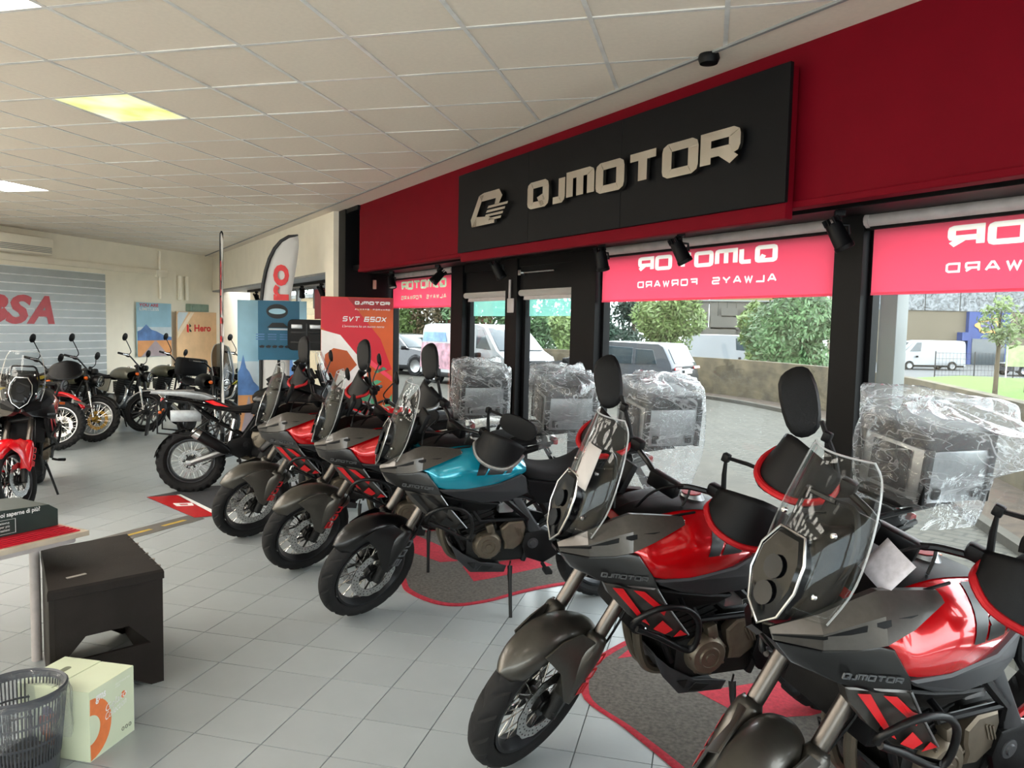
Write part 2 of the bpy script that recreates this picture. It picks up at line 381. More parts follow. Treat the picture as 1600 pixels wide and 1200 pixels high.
m_sign = mat('anthracite_sign_board', '0e0e10', .55, ns=9, var=.08, spec=.12)
m_chrome = mat('mirror_steel_letter', 'dcd6cc', .12, 1., ns=4, var=.04)
m_blind = sheet_mat('red_blind_fabric', 'f88aa2', .66)
m_blind2 = sheet_mat('white_blind_fabric', 'fffaf5', .8)
m_blind3 = sheet_mat('see_through_blind_letter', 'c9d6b8', .7, .45)
m_tube = mat('grey_roller', 'b2aaa8', .5, ns=12)
m_wood = mat('desk_laminate', 'b9ab98', .5, ns=7)
m_carpet = mat('grey_carpet', '6d6760', .95, ns=50, var=.35, bump=1.)
m_carpr = mat('red_carpet', 'c22a3e', .95, ns=50, var=.2, bump=.8)
m_stool = mat('dark_brown_laminate', '272321', .6, ns=9, bump=.1, spec=.12)
FILL_STRENGTH = 4.5
m_emitY = emit_mat('lit_diffuser_yellowish', 'f0f28a', 'fbfbe0', 1.1)
m_emitW = emit_mat('lit_diffuser_white', 'f2f7ec', 'fffff6', 26.)
m_emitL = emit_mat('added_fill_glow', 'fff4e4', 'fffaf2', FILL_STRENGTH); m_emitF = emit_mat('added_left_fill_glow', 'fff4e4', 'fffaf2', 18.)  # glow of the added fill panels, stronger over the left of the room
def rnd_tint(m, amt):
    n = m.node_tree.nodes; l = m.node_tree.links; b = n['Principled BSDF']; src = b.inputs['Base Color'].links[0].from_socket
    oi = n.new('ShaderNodeObjectInfo'); mr = n.new('ShaderNodeMapRange'); mr.inputs['To Min'].default_value = 1 - amt; mr.inputs['To Max'].default_value = 1 + amt
    l.new(oi.outputs['Random'], mr.inputs['Value']); mx = n.new('ShaderNodeVectorMath'); mx.operation = 'SCALE'
    l.new(src, mx.inputs[0]); l.new(mr.outputs['Result'], mx.inputs['Scale']); l.new(mx.outputs[0], b.inputs['Base Color'])
rnd_tint(m_floor, .035); rnd_tint(m_ceil, .02)
def struct(mb, name, m, parent=None, smooth=False):
    o = mb.build(name, m, parent, smooth)
    if parent is None: o['kind'] = 'structure'
    return o
CAMI = cam.matrix_world.inverted()
def scr(p):
    q = CAMI @ Vector(p)
    return None if q.z > -.1 else (800 + 1199.94 * q.x / -q.z, 600 - 1199.94 * q.y / -q.z)
XL, YB, DG = -10.75, -4.0, .8            # left wall, back wall, glass line
FD = (F0 + FN * DG).dot(FN)              # x*.7071+y*.7071 at the glass
def room_poly(dline):
    k = (F0 + FN * dline).dot(FN) / .70710678     # x+y=k
    return [(XL, YB), (k - YB, YB), (XL, k - XL)]
# ---------------------------------------------------------------- floor with tiles
mb = MB(); P = room_poly(DG + .1); mb.prism([(x, y, -.006) for x, y in P], (0, 0, -.15)); floor = struct(mb, 'floor', m_grout)
TX, TY = .33333, .32853; fx0, fy0 = -2.1597, 2.8710
full = []; cut = []
kk = (F0 + FN * (DG + .05)).dot(FN) / .70710678
for i in range(int((XL - fx0) / TX) - 1, 34):
    for j in range(int((YB - fy0) / TY) - 1, 42):
        x0, y0 = fx0 + i * TX, fy0 + j * TY; q = [(x0, y0), (x0 + TX, y0), (x0 + TX, y0 + TY), (x0, y0 + TY)]
        g = .002; q = [(x0 + g, y0 + g), (x0 + TX - g, y0 + g), (x0 + TX - g, y0 + TY - g), (x0 + g, y0 + TY - g)]
        c = clip(clip(clip(q, 1, 1, kk), -1, 0, -XL), 0, -1, -YB)
        if len(c) < 3: continue
        s = scr((x0 + TX / 2, y0 + TY / 2, 0)); dist = (Vector((x0, y0, 0)) - cam.location).length
        vis = s and -80 < s[0] < 1680 and 400 < s[1] < 1290
        (full if (len(c) == 4 and vis and c == q) else cut).append((dist, x0, y0, c))
full.sort(); near, far = full[:298], full[298:]
tm = MB().add([(g, g, -.006), (TX - g, g, -.006), (TX - g, TY - g, -.006), (g, TY - g, -.006)] + [(a, b_, 0) for a, b_ in ((g + .001, g + .001), (TX - g - .001, g + .001), (TX - g - .001, TY - g - .001), (g + .001, TY - g - .001))],
              [(4, 5, 6, 7), (0, 1, 5, 4), (1, 2, 6, 5), (2, 3, 7, 6), (3, 0, 4, 7)]).mesh('floor_tile', m_floor, smooth=False)
for d_, x0, y0, c in near:
    o = bpy.data.objects.new('tile', tm); put(o, floor); o.location = (x0, y0, random.uniform(-.0006, .0004))
mb = MB()
for d_, x0, y0, c in far + cut: mb.prism([(a, b_, -.006) for a, b_ in c], (0, 0, .006))
mb.build('tile_field', m_floor, floor, smooth=False, kind='stuff')
# ---------------------------------------------------------------- ceiling
KB = (F0 + FN * -.27).dot(FN) / .70710678
P = room_poly(.0); mb = MB().prism([(x, y, CEILZ + .02) for x, y in P], (0, 0, .1)); ceiling = struct(mb, 'ceiling', m_ceil)
cx0, cy0, CT = -2.973, 3.569, .6
x0_ = lambda i: cx0 + i * CT
y0_ = lambda j: cy0 + j * CT
cells = []; LIT = {(-2, 1): m_emitY, (-8, 5): m_emitW}
for i in range(-13, 22):
    for j in range(-13, 22):
        x0, y0 = cx0 + i * CT, cy0 + j * CT; g = .011
        q = [(x0 + g, y0 + g), (x0 + CT - g, y0 + g), (x0 + CT - g, y0 + CT - g), (x0 + g, y0 + CT - g)]
        c = clip(clip(clip(q, 1, 1, KB), -1, 0, -XL), 0, -1, -YB)
        if len(c) >= 3: cells.append((i, j, c, c == q))
lmL = MB().box((0, 0, .012), (CT - .022, CT - .022, .016)).mesh('added_fill_panel', m_emitL, smooth=False); lmF = MB().box((0, 0, .012), (CT - .022, CT - .022, .016)).mesh('added_fill_panel', m_emitF, smooth=False)
cm = MB().box((0, 0, .009), (CT - .022, CT - .022, .018)).mesh('ceiling_tile', m_ceil, smooth=False)
rest = MB(); nt_ = 0; lit_n = 0
cells.sort(key=lambda c: (Vector((cx0 + c[0] * CT, cy0 + c[1] * CT, CEILZ)) - cam.location).length)
for i, j, c, fl in cells:
    ctr = (cx0 + i * CT + CT / 2, cy0 + j * CT + CT / 2, CEILZ)
    s = scr(ctr); vis = s and -90 < s[0] < 1690 and -120 < s[1] < 700
    if fl and not vis and ((i % 3 == 2 and j % 3 == 1 and x0_(i) + y0_(j) < 1.6) or (x0_(i) < -5 and i % 2 == 0 and j % 2 == 0)):      # unseen glowing panels added as fill light to brighten the room
        o = bpy.data.objects.new('added_fill_panel', lmF if x0_(i) < -5 else lmL); put(o, ceiling); o.location = ctr; continue
    if (i, j) in LIT and fl:
        t = thing('ceiling_light', 'square fluorescent ceiling panel', 'ceiling light', ctr)
        t['label'] = {(-2, 1): 'yellowish lit square light panel in the ceiling grid, the whole of it in view', (-8, 5): 'white lit ceiling light panel farther back, cut off by the left picture edge'}[(i, j)]
        MB().box((0, 0, .012), (CT - .03, CT - .03, .016)).build('diffuser', LIT[(i, j)], t, smooth=False)
        e = MB(); h = CT / 2 - .01
        for a, b_, c_, d_ in ((-h, -h, h, -h), (h, -h, h, h), (h, h, -h, h), (-h, h, -h, -h)): e.box(((a + c_) / 2, (b_ + d_) / 2, .008), (abs(c_ - a) + .012, abs(d_ - b_) + .012, .016))
        e.build('light_frame', m_tbar, t, smooth=False); continue
    if fl and vis and nt_ < 290:
        o = bpy.data.objects.new('panel', cm); put(o, ceiling); o.location = (ctr[0], ctr[1], CEILZ + random.uniform(0, .004))
        o.rotation_euler = (random.uniform(-.004, .004), random.uniform(-.004, .004), 0); nt_ += 1
        if (i, j) in ((-8, 12), (-11, 13)): o.rotation_euler = (.03, -.02, 0); o.location.z += .012
    else: rest.prism([(a, b_, CEILZ) for a, b_ in c], (0, 0, .018))
rest.build('panel_field', m_ceil, ceiling, smooth=False, kind='stuff')
mb = MB()
for i in range(-13, 23):
    x = cx0 + i * CT
    if XL < x: 
        y1 = KB - x
        if y1 > YB: mb.box((x, (YB + y1) / 2, CEILZ + .004), (.022, y1 - YB, .012))
for j in range(-13, 32):
    y = cy0 + j * CT
    if y > YB and KB - y > XL: mb.box(((XL + KB - y) / 2, y, CEILZ + .0045), (KB - y - XL, .022, .012))
mb.build('grid_bar', m_tbar, ceiling, smooth=False, kind='stuff')
mb = MB(); gbox(mb, -9, 18.3, -.27, .0, CEILZ - .004, CEILZ + .03); struct(mb, 'trim_1', m_ceil)
mb = MB(); gbox(mb, -9, 18.3, -.285, -.265, CEILZ - .012, CEILZ + .02); struct(mb, 'trim_2', m_greyw)
# ---------------------------------------------------------------- walls
mb = MB().box((XL - .1, 6, 1.6), (.2, 22, 3.4)); struct(mb, 'wall_left', m_wall)
mb = MB().box((-1, YB - .1, .55), (20.5, .2, 1.1)); mb.box((-1, YB - .1, 2.85), (20.5, .2, .9))
for x in (-10.6, -7.4, -4.2, -1, 2.2, 5.4, 8.2): mb.box((x, YB - .1, 1.6), (.14, .2, 3.2))
struct(mb, 'wall_back', m_wall)
mb = MB().box((-1, YB - .12, 1.75), (19.6, .012, 1.4)); struct(mb, 'window_6', m_glass)  # unseen window band behind the camera, added to bring in daylight
# white wall over the far shop window, and its pier
mb = MB(); gbox(mb, 9.58, 18.6, -.1, .15, 2.5, 3.26); gbox(mb, 9.58, 9.92, -.1, .15, 0, 2.5); struct(mb, 'wall_front', m_wall)
mb = MB(); gbox(mb, 9.92, 18.6, .15, .86, 2.5, 2.56); gbox(mb, 9.92, 18.6, -.1, .15, 2.47, 2.5); struct(mb, 'trim_3', m_greyw)
mb = MB(); gbox(mb, 9.74, 10.39, .3, .86, 0, 3.26); gbox(mb, 9.3, 9.56, -.04, .3, 0, 3.25); struct(mb, 'wall_pier', m_blackw)
# red fascia over the glazing
mb = MB(); gbox(mb, -9, 8.9, 0, .06, 2.49, 3.26); gbox(mb, -9, 8.9, -.018, .07, 2.455, 2.49, b=.006); struct(mb, 'wall_right', m_red_wall)
mb = MB(); gbox(mb, -9, 9.75, .06, .86, 2.5, 2.56); gbox(mb, -9, 9.75, .72, .86, 2.42, 2.5); struct(mb, 'trim_4', m_blackw)
mb = MB(); gbox(mb, -9, 18.6, .86, 1.0, 2.5, 3.5); struct(mb, 'wall_right_upper', m_blackw)
mb = MB(); gbox(mb, -9, 10.5, .06, .9, 3.2, 3.26); gbox(mb, 8.88, 9.6, -.03, .9, 3.19, 3.3); struct(mb, 'trim_5', m_blackw)
# ---------------------------------------------------------------- glazing
def pane(name, s0, s1, z0, z1, fr=.03, m=m_glass, fm=m_blackw):
    mb = MB(); gbox(mb, s0, s1, .795, .803, z0, z1); o = struct(mb, name, m)
    e = MB()
    for a in ((s0, s0 + fr), (s1 - fr, s1)): gbox(e, a[0], a[1], .77, .83, z0, z1)
    for a in ((z0, z0 + .07), (z1 - fr, z1)): gbox(e, s0, s1, .771, .829, a[0], a[1])
    e.build('window_frame', fm, o, smooth=False); return o
for k, (a, b_) in enumerate(((-.6, 2.70), (2.88, 5.14), (7.835, 9.74))): pane('window_%d' % (k + 1), a, b_, .02, 2.44)
pane('window_4', -4.5, -.75, .02, 2.44); pane('window_5', -9, -4.65, .02, 2.44)
for k, (a, b_) in enumerate(((5.487, 6.40), (6.62, 7.555))):
    o = pane('door_%d' % (k + 1), a, b_, .02, 2.2, .055)
    e = MB(); sx = 6.46 if k == 0 else 6.57
    e.tube(spline([G(sx, .77, .95), G(sx, .70, 1.0), G(sx, .70, 1.4), G(sx, .77, 1.45)], 5), .016, 8); e.build('door_handle', m_blackw, o)
mb = MB()
for a, b_ in ((2.70, 2.88), (5.14, 5.487), (6.40, 6.62), (7.555, 7.835), (-.75, -.6), (-4.65, -4.5)): gbox(mb, a, b_, .70, .86, 0, 2.5)
gbox(mb, 5.14, 7.835, .74, .86, 2.2, 2.5); struct(mb, 'trim_6', m_blackw)
mb = MB(); gbox(mb, 6.44, 6.56, .685, .70, 1.98, 2.12, b=.03); mb.cyl(G(6.5, .68, 2.12), G(6.5, .68, 2.3), .012); mb.build('door_closer', m_tube)
tag(bpy.data.objects['door_closer'], 'small grey rounded catch on the stile between the glass doors', 'door catch')
mb = MB(); mb.cyl(G(5.75, .7, 2.36), G(6.3, .7, 2.36), .012); mb.box(G(6.32, .7, 2.36), (.05, .05, .05), GROT)
tag(mb.build('closer_arm', m_steel), 'thin steel closer arm lying along the black transom over the doors', 'closer arm')
# far shop window left of the pier
def far_pane(k, a, b_): pane('window_%d' % k, a, b_, .02, 2.48, .05, m_glass, m_greyw)
for k, (a, b_) in enumerate(((10.4, 12.4), (12.44, 14.5), (14.54, 16.55))): far_pane(7 + k, a, b_)
mb = MB(); gbox(mb, 16.57, 18.6, .78, .86, 0, 2.5); struct(mb, 'wall_front_lower', m_wall)
# ---------------------------------------------------------------- sign on the red fascia
t = thing('wall_sign', 'long anthracite shop sign with raised steel QJMOTOR lettering on the red fascia', 'sign', G(4.34, -.02, 2.4), 0)
T0 = t.location.copy()
def rel(mb, base): mb.v = [p - base for p in mb.v]; return mb
mb = MB(); gbox(mb, 2.59, 6.08, -.075, -.019, 2.4, 3.13, b=.004); rel(mb, T0).build('backing_box', m_red_wall, t, smooth=False)
for a, b_ in ((2.575, 3.84), (3.842, 4.93), (4.932, 6.09)):
    mb = MB(); gbox(mb, a, b_, -.1, -.075, 2.475, 3.14, b=.003); rel(mb, T0).build('board', m_sign, t, smooth=False)
SW = {'J': .66, 'M': 1.12, 'O': 1.02, 'T': 1.1, 'Q': 1.}
L, wtot = techno('QJMOTOR', .19, .17, .047, .009, 0, SW); k = 2.04 / wtot
for ch, q in L:
    mb = MB(); q = [[(a * k, b_) for a, b_ in p] for p in q]
    quads3(mb, q, G(4.868, -.125, 2.7), -FU, UP, -FN, .022)
    for a in (0, -1):
        p = q[a][0]; 
    rel(mb, T0).build('letter', m_chrome, t, smooth=False)
# emblem: hexagonal ring breaking into speed lines
mb = MB(); o = G(5.76, -.125, 2.66); ex, en = -FU, -FN
def em(pts): mb.prism([o + ex * a + UP * b_ for a, b_ in pts], en * .022)
em([(.0, .06), (.14, .24), (.22, .24), (.10, .075), (.10, .0), (.02, .0)]); em([(.14, .24), (.22, .255), (.47, .255), (.52, .2), (.42, .19), (.19, .19)])
em([(.42, .19), (.52, .2), (.47, .145), (.40, .145)]); em([(.02, .0), (.10, .075), (.30, .06), (.40, .03), (.40, .0)])
for a, b_, z in ((.28, .60, .125), (.26, .56, .092), (.24, .53, .06), (.30, .5, .028)): em([(a, z), (b_, z), (b_ + .01, z + .018), (a + .02, z + .018)])
rel(mb, T0).build('emblem', m_chrome, t, smooth=False)
# ---------------------------------------------------------------- blinds
def blind(name, label, s0, s1, ztop, zbot, wq, fabric=m_blind, lm=m_blind2, th=.11, partial=None):
    t = thing(name, label, 'blind', G((s0 + s1) / 2, .74, zbot)); b0 = t.location.copy()
    mb = MB(); mb.cyl(G(s0, .735, ztop + .035), G(s1, .735, ztop + .035), .038, n=16)
    for s in (s0, s1): mb.cyl(G(s - .012, .735, ztop + .035), G(s + .012, .735, ztop + .035), .045, n=14)
    rel(mb, b0).build('roller', m_tube, t)
    holes = []
    mb = MB(); mb.box(G((s0 + s1) / 2, .7488, zbot), (s1 - s0 - .04, .008, .014), GROT); rel(mb, b0).build('hem_bar', fabric, t, smooth=False)
    if wq is not None:
        zc = ztop - (ztop - zbot) * .40; L, wt = techno('QJMOTOR', th, .12, .027, .008, 0, SW); k = 1.34 / wt
        for ch, q in L:
            mb = quads3(MB(), [[(a * k, z) for a, z in p] for p in q], G(wq, .7492, zc + .0), FU, UP, -FN, .0009); holes += [[(wq + a * k, zc + z) for a, z in p] for p in q]; rel(mb, b0).build('letter', lm, t, smooth=False)
        L, wt = techno('ALWAYS  FORWARD', .05, .07, .011, .022); k = 1.34 / wt
        for ch, q in L:
            mb = quads3(MB(), [[(a * k, z) for a, z in p] for p in q], G(wq, .7492, zc - .125), FU, UP, -FN, .0009); holes += [[(wq + a * k, zc - .125 + z) for a, z in p] for p in q]; rel(mb, b0).build('letter', lm, t, smooth=False)
    # the cloth is cut out around the undyed letters
    V2 = [Vector(p) for p in ((s0 + .02, zbot), (s1 - .02, zbot), (s1 - .02, ztop), (s0 + .02, ztop))]; F2 = [[0, 1, 2, 3]]
    for h in holes:
        h = h if sum(h[i][0] * h[(i + 1) % 4][1] - h[(i + 1) % 4][0] * h[i][1] for i in range(4)) > 0 else h[::-1]
        F2.append(list(range(len(V2), len(V2) + 4))); V2 += [Vector(p) for p in h]
    ov, oe, of, _, _, src = delaunay_2d_cdt(V2, [], F2, 1, 1e-6)
    mb = MB().add([G(v.x, .7488, v.y) - b0 for v in ov], [tuple(f) for f, o in zip(of, src) if all(k == 0 for k in o)])
    fo = mb.build('fabric', fabric, t, smooth=False, fixn=False); fo.modifiers.new('thick', 'SOLIDIFY').thickness = .0006
    return t
blind('roller_blind', 'red roller blind with white mirrored lettering on the wide pane beside the doors', 2.89, 5.13, 2.435, 2.068, 3.325)
blind('roller_blind', 'red roller blind cut off by the right picture edge, right of the black column', .05, 2.69, 2.435, 2.068, .92)
blind('roller_blind', 'small red roller blind with greenish see-through letters beside the black pier', 7.85, 9.70, 2.435, 2.06, 8.06, lm=m_blind3)
for k, (a, b_, lb) in enumerate(((5.5, 6.38, 'white rolled up blind over the right glass door'), (6.64, 7.54, 'white rolled up blind over the left glass door'))):
    t = thing('roller_blind', lb, 'blind', G((a + b_) / 2, .73, 2.12)); b0 = t.location.copy()
    mb = MB(); mb.cyl(G(a, .735, 2.17), G(b_, .735, 2.17), .03, n=14); rel(mb, b0).build('roller', m_blind2, t)
    mb = MB(); gbox(mb, a + .02, b_ - .02, .757, .762, 2.115, 2.165); gbox(mb, a + .02, b_ - .02, .752, .767, 2.105, 2.118); rel(mb, b0).build('hem_bar', m_tube, t, smooth=False)
    mb = MB(); gbox(mb, a + .03, b_ - .03, .81, .813, 1.93 - .01 * k, 2.1)
# green reversed lettering on the doors' upper glass: a faded film strip
m_film = sheet_mat('green_window_film', '9fe3d8', .5, .55)
for (a, b_, lb) in ((5.56, 6.33, 'pale green lettered film strip at the top of the right glass door'), (6.7, 7.48, 'pale green lettered film strip at the top of the left glass door')):
    mb = MB(); gbox(mb, a, b_, .806, .8075, 1.95, 2.11); tag(mb.build('window_film', m_film, smooth=False), lb, 'window film')
# ---------------------------------------------------------------- track lights
mb = MB(); gbox(mb, -2, 9.6, .235, .27, 2.465, 2.5, b=.003); tag(mb.build('light_track', m_blackw, smooth=False), 'long black lighting track running along the soffit over the glazing', 'light track')
def spot(label, s, d, z, yaw, tilt, loc=None, fins=True):
    p = loc or G(s, d, z); t = thing('track_light', label, 'spotlight', p)
    mb = MB(); mb.box((0, 0, -.016), (.05, .05, .03), b=.004); mb.cyl((0, 0, -.02), (0, 0, -.07), .011, n=8)
    mb.tube([(0, 0, -.07), (.045, 0, -.075), (.05, 0, -.12)], .008, 6); mb.build('bracket', m_blackw, t)
    R = Matrix.Rotation(yaw, 4, 'Z') @ Matrix.Rotation(tilt, 4, 'Y'); Tm = Matrix.Translation((0, 0, -.125)) @ R
    mb = MB().lathe([(.0, .07), (.036, .07), (.040, .06), (.045, -.05), (.049, -.055), (.049, -.075), (.043, -.078), (.040, -.062), (0, -.06)], n=18)
    if fins:
        for k in range(8):
            a = k * pi / 4; mb.box((.034 * cos(a), .034 * sin(a), .08), (.02, .006, .035), Matrix.Rotation(a, 3, 'Z'))
    mb.xf(Tm).build('lamp_head', m_blackw, t)
    MB().lathe([(0, -.064), (.038, -.066), (.038, -.069), (0, -.071)], n=16).xf(Tm).build('lens', m_tube, t)
    return t
for s, lb, yw, tl in ((8.49, 'black track spotlight nearest the dark pier', 2.4, .35), (7.235, 'black track spotlight in front of the small red blind', .5, .75), (5.98, 'black track spotlight over the stile between the glass doors', 3.6, .5),
                      (4.476, 'black track spotlight hiding the corner of the column right of the doors', 4.2, .3), (3.663, 'black finned spotlight overlapping the white letters of the wide red blind', 3.4, .5), (2.524, 'largest black finned spotlight, beside the column at the right', 3.3, .5)):
    spot(lb, s, .25, 2.462, yw, tl)
for k, (s, d) in enumerate(((10.9, .45), (11.9, .45), (13.0, .45), (14.0, .45), (14.9, .45), (15.7, .45), (16.4, .45))):
    tt = spot(('first', 'second', 'third', 'fourth', 'fifth', 'sixth', 'seventh')[k] + ' small black spotlight from the right over the far shop window', s, d, 2.453, 3.2 + k, .5); tt['group'] = 'spotlights over the far shop window'
mb = MB(); gbox(mb, 10.5, 17.2, .43, .47, 2.455, 2.5); tag(mb.build('light_track', m_blackw, smooth=False), 'short lighting track under the grey soffit of the far shop window', 'light track')
# ---------------------------------------------------------------- left wall: slatted logo panel, posters, conduit, cooler
t = thing('slat_panel', 'large grey slatted wall panel with red BSA letters on the left wall', 'wall panel', (XL, 9.8, .3)); b0 = t.location.copy()
m_slat = mat('grey_slat_board', 'adb3b5', .38, .15, ns=4, var=.05)
z0 = .35; n = 17; H = (2.645 - z0) / n
for i in range(n):
    mb = MB().box((XL + .014, 9.45, z0 + H * (i + .5)), (.022, 4.86, H - .022), b=.002); rel(mb, b0).build('slat', m_slat, t, smooth=False)
mb = MB().box((XL + .004, 9.45, (z0 + 2.645) / 2), (.006, 4.88, 2.645 - z0)); rel(mb, b0).build('backing', mat('white_backing', 'f2f4f4', .3, ns=6), t, smooth=False)
for ch, y in (('B', 9.27), ('S', 9.78), ('A', 10.23)):
    mb = text_mb(ch, .60, (XL + .027, y, 1.75), (0, 1, 0), (0, 0, 1), (1, 0, 0), .002, .25, width=.56 if ch != 'S' else .5, bold=.045); mb2 = MB()
    vs = mb.v; n_ = len(vs); mb2.add(vs, mb.f); rel(mb2, b0).build('letter', mat('red_logo', 'b8232e', .35, ns=9), t, smooth=False)
def board(name, label, cat, c, w_, h, ry, m, th=.02, tilt=0.):
    """upright printed board: c bottom centre, facing direction ry; returns thing and its local frame"""
    t = thing(name, label, cat, c, ry); MB().box((0, 0, h / 2), (th, w_, h), b=.003).build('board', m, t, smooth=False); t.rotation_euler = (0, -tilt, ry); return t
def flat(t, pts, m, off=.0115, name='print', k=0):
    MB().prism([(off + k * .0004, a, b_) for a, b_ in pts], (.0003, 0, 0)).build(name, m, t, smooth=False)
m_sky = mat('poster_sky_blue', '9cc4d6', .5, ns=2); m_mtn = mat('poster_mountain_blue', '5b7fb4', .5, ns=5, var=.3); m_sand = mat('poster_sand_orange', 'dd9a63', .5, ns=4)
m_road = mat('poster_road', 'a8979a', .5, ns=4); m_haze = mat('poster_haze', 'c9d3d8', .5, ns=3); m_beige = mat('poster_beige', 'e2b98e', .5, ns=3); m_pal = mat('poster_pale', 'f0d9bd', .5, ns=3)
m_rtxt = mat('red_print', 'd0121c', .5, ns=9); m_ktxt = mat('black_print', '17171a', .5, ns=9); m_teald = mat('poster_deep_teal', '1f5f7c', .45, ns=3)
def limitless(name, label, c, w_, h, ry, words=True):
    t = board(name, label, 'poster', c, w_, h, ry, m_sky)
    a = w_ / 2 - .004
    flat(t, [(-a, h * .36), (a, h * .36), (a, h * .55), (-a, h * .55)], m_haze)
    flat(t, [(-a, h * .3), (a, h * .3), (a, h * .36), (a * .5, h * .4), (a * .1, h * .47), (-a * .2, h * .5), (-a * .5, h * .6), (-a * .8, h * .5), (-a, h * .47)], m_mtn, k=1)
    flat(t, [(-a, .004), (a, .004), (a, h * .3), (-a, h * .3)], m_sand, k=2); flat(t, [(-a * .8, .004), (a * .8, .004), (a * .08, h * .29), (-a * .02, h * .29)], m_road, k=3)
    if words:
        for tx, z, m in (('YOU ARE', h * .93, m_rtxt), ('LIMITLESS', h * .855, m_white)):
            text_mb(tx, h * .075, (.0135, -a * .88, z), (0, 1, 0), UP, (1, 0, 0), .0005, width=w_ * .55, bold=.02).build('lettering', m, t, smooth=False)
    return t
limitless('wall_poster', 'poster with a blue mountain over an orange desert road reading YOU ARE LIMITLESS', (XL + .05, 13.12, 1.1), .98, 1.06, 0)
t = board('logo_board', 'peach coloured board with a red Hero logo on the left wall by the corner', 'board', (XL + .12, 14.35, .75), 1.32, 1.26, 0, m_beige)
flat(t, [(-.64, .7), (-.64, .84), (-.22, 1.25), (-.1, 1.25)], m_pal); flat(t, [(-.64, .84), (-.64, 1.2), (-.6, 1.25), (-.3, 1.25)], m_haze, k=1)
text_mb('Hero', .2, (.0125, -.12, .85), (0, 1, 0), UP, (1, 0, 0), .0005, width=.56, bold=.03).build('lettering', m_rtxt, t, smooth=False)
flat(t, [(-.35, .84), (-.35, 1.0), (-.29, .98), (-.29, .82)], m_rtxt); flat(t, [(-.27, .93), (-.27, 1.02), (-.2, .96)], m_ktxt); flat(t, [(-.27, .85), (-.27, .92), (-.2, .86), (-.2, .83)], m_ktxt)
mb = MB().box((XL + .03, 8, 2.77), (.05, 10.6, .1), b=.004); mb.box((XL + .04, 13.35, 2.755), (.07, .3, .14), b=.004)
for y in (13.3, 13.9, 14.12): mb.cyl((XL + .05, y, 2.25), (XL + .05, y, 2.75 if y > 13.5 else 3.2), .025 if y < 13.5 else .045, n=8)
tag(mb.build('cable_trunking', m_wall), 'white cable trunking and conduits running along the left wall over the panel', 'trunking')
mb = MB().box((XL + .06, 14.45, 2.1), (.12, .62, .16), b=.008); mb.box((XL + .125, 14.45, 2.1), (.012, .5, .08)); tag(mb.build('electrical_box', mat('green_grey_box', '7d9384', .5, ns=9), smooth=False), 'greenish electrical box on the wall over the Hero board', 'electrical box')
mb = MB().box((XL + .12, 9.7, 2.99), (.22, 1.7, .28), b=.03); o = mb.build('air_conditioner', m_wall); tag(o, 'white wall mounted air conditioner high on the left wall under the ceiling', 'air conditioner')
for k in range(4): MB().box((XL + .232, 9.7, 2.89 + .025 * k), (.008, 1.6, .012)).build('louvre', m_greyw, o, smooth=False)
# alarm sensors and camera on the dark pier
mb = MB().box(G(9.72, .2, 2.74), (.05, .05, .12), GROT, b=.02); tag(mb.build('motion_sensor', m_white), 'white rounded motion sensor on the black pier beside the red fascia', 'sensor')
mb = MB().box(G(9.725, .5, 2.36), (.03, .05, .12), GROT, b=.008); tag(mb.build('alarm_box', m_pal), 'small cream alarm contact on the dark pier below the fascia', 'alarm contact')
mb = MB().lathe([(0, 0), (.05, 0), (.055, -.02), (.045, -.045), (0, -.05)], c=(-.05, 4.13, CEILZ - .004)); tag(mb.build('smoke_detector', m_black), 'black round detector on the ceiling near the red fascia', 'smoke detector')
mb = MB().box((0, 0, 0), (.13, .03, .17), b=.02); mb.box((0, -.018, .02), (.09, .006, .06), b=.002); mb.xf(Matrix.Translation(G(17.0, .765, 1.62)) @ Matrix.Rotation(radians(135), 4, 'Z')); tag(mb.build('alarm_keypad', m_black), 'black alarm keypad on the white wall between the two flags', 'keypad')
# ---------------------------------------------------------------- motorcycle building blocks (local: x forward, y to the rider's left, z up)
def tyre(R, wd, rim, style='road', n=108):
    h = R - rim; mb = MB(); m = 14; per = 6 if style == 'road' else 4
    def f(u, v):
        a = radians(-142 + 284 * v); kn = 0; y = wd / 2 * sin(a) * (1 if abs(a) < pi / 2 else .82 + .18 * abs(sin(a))); r = R - h * .5 + h * .5 * cos(a)
        j = int(round(u * n)); th = 2 * pi * j / n
        if abs(a) < 1.25:
            th += abs(sin(a)) * (.22 if style == 'road' else .0)
            if style == 'road': kn = -.009 if (j + (3 if a > 0 else 0)) % per == 0 and abs(a) > .12 else 0
            else:
                row = int(round(v * m)); kn = .013 if ((j // 2 + row // 2) % 2 == 0) else -.004
        return Vector(((r + kn) * cos(th), y, (r + kn) * sin(th)))
    return mb.grid(f, n, m, wrapu=True)
def rim_mb(rim, wd, n=48):
    w2 = wd / 2; return MB().lathe([(rim - .006, -w2), (rim + .008, -w2), (rim + .006, -w2 + .012), (rim - .012, -w2 + .03), (rim - .018, 0), (rim - .012, w2 - .03), (rim + .006, w2 - .012), (rim + .008, w2), (rim - .006, w2), (rim - .016, w2 - .02), (rim - .027, 0), (rim - .016, -w2 + .02), (rim - .006, -w2)], ax=(0, 1, 0), n=n, cap=False)
def spokes_mb(r0, r1, y0, n=32, th=.0029):
    mb = MB()
    for k in range(n):
        a = 2 * pi * k / n; s = 1 if k % 2 else -1; b = a + (.42 if (k // 2) % 2 else -.42)
        mb.tube([(r0 * cos(b), s * y0, r0 * sin(b)), (r1 * cos(a), s * .008, r1 * sin(a))], th, 4, cap=False)
    return mb
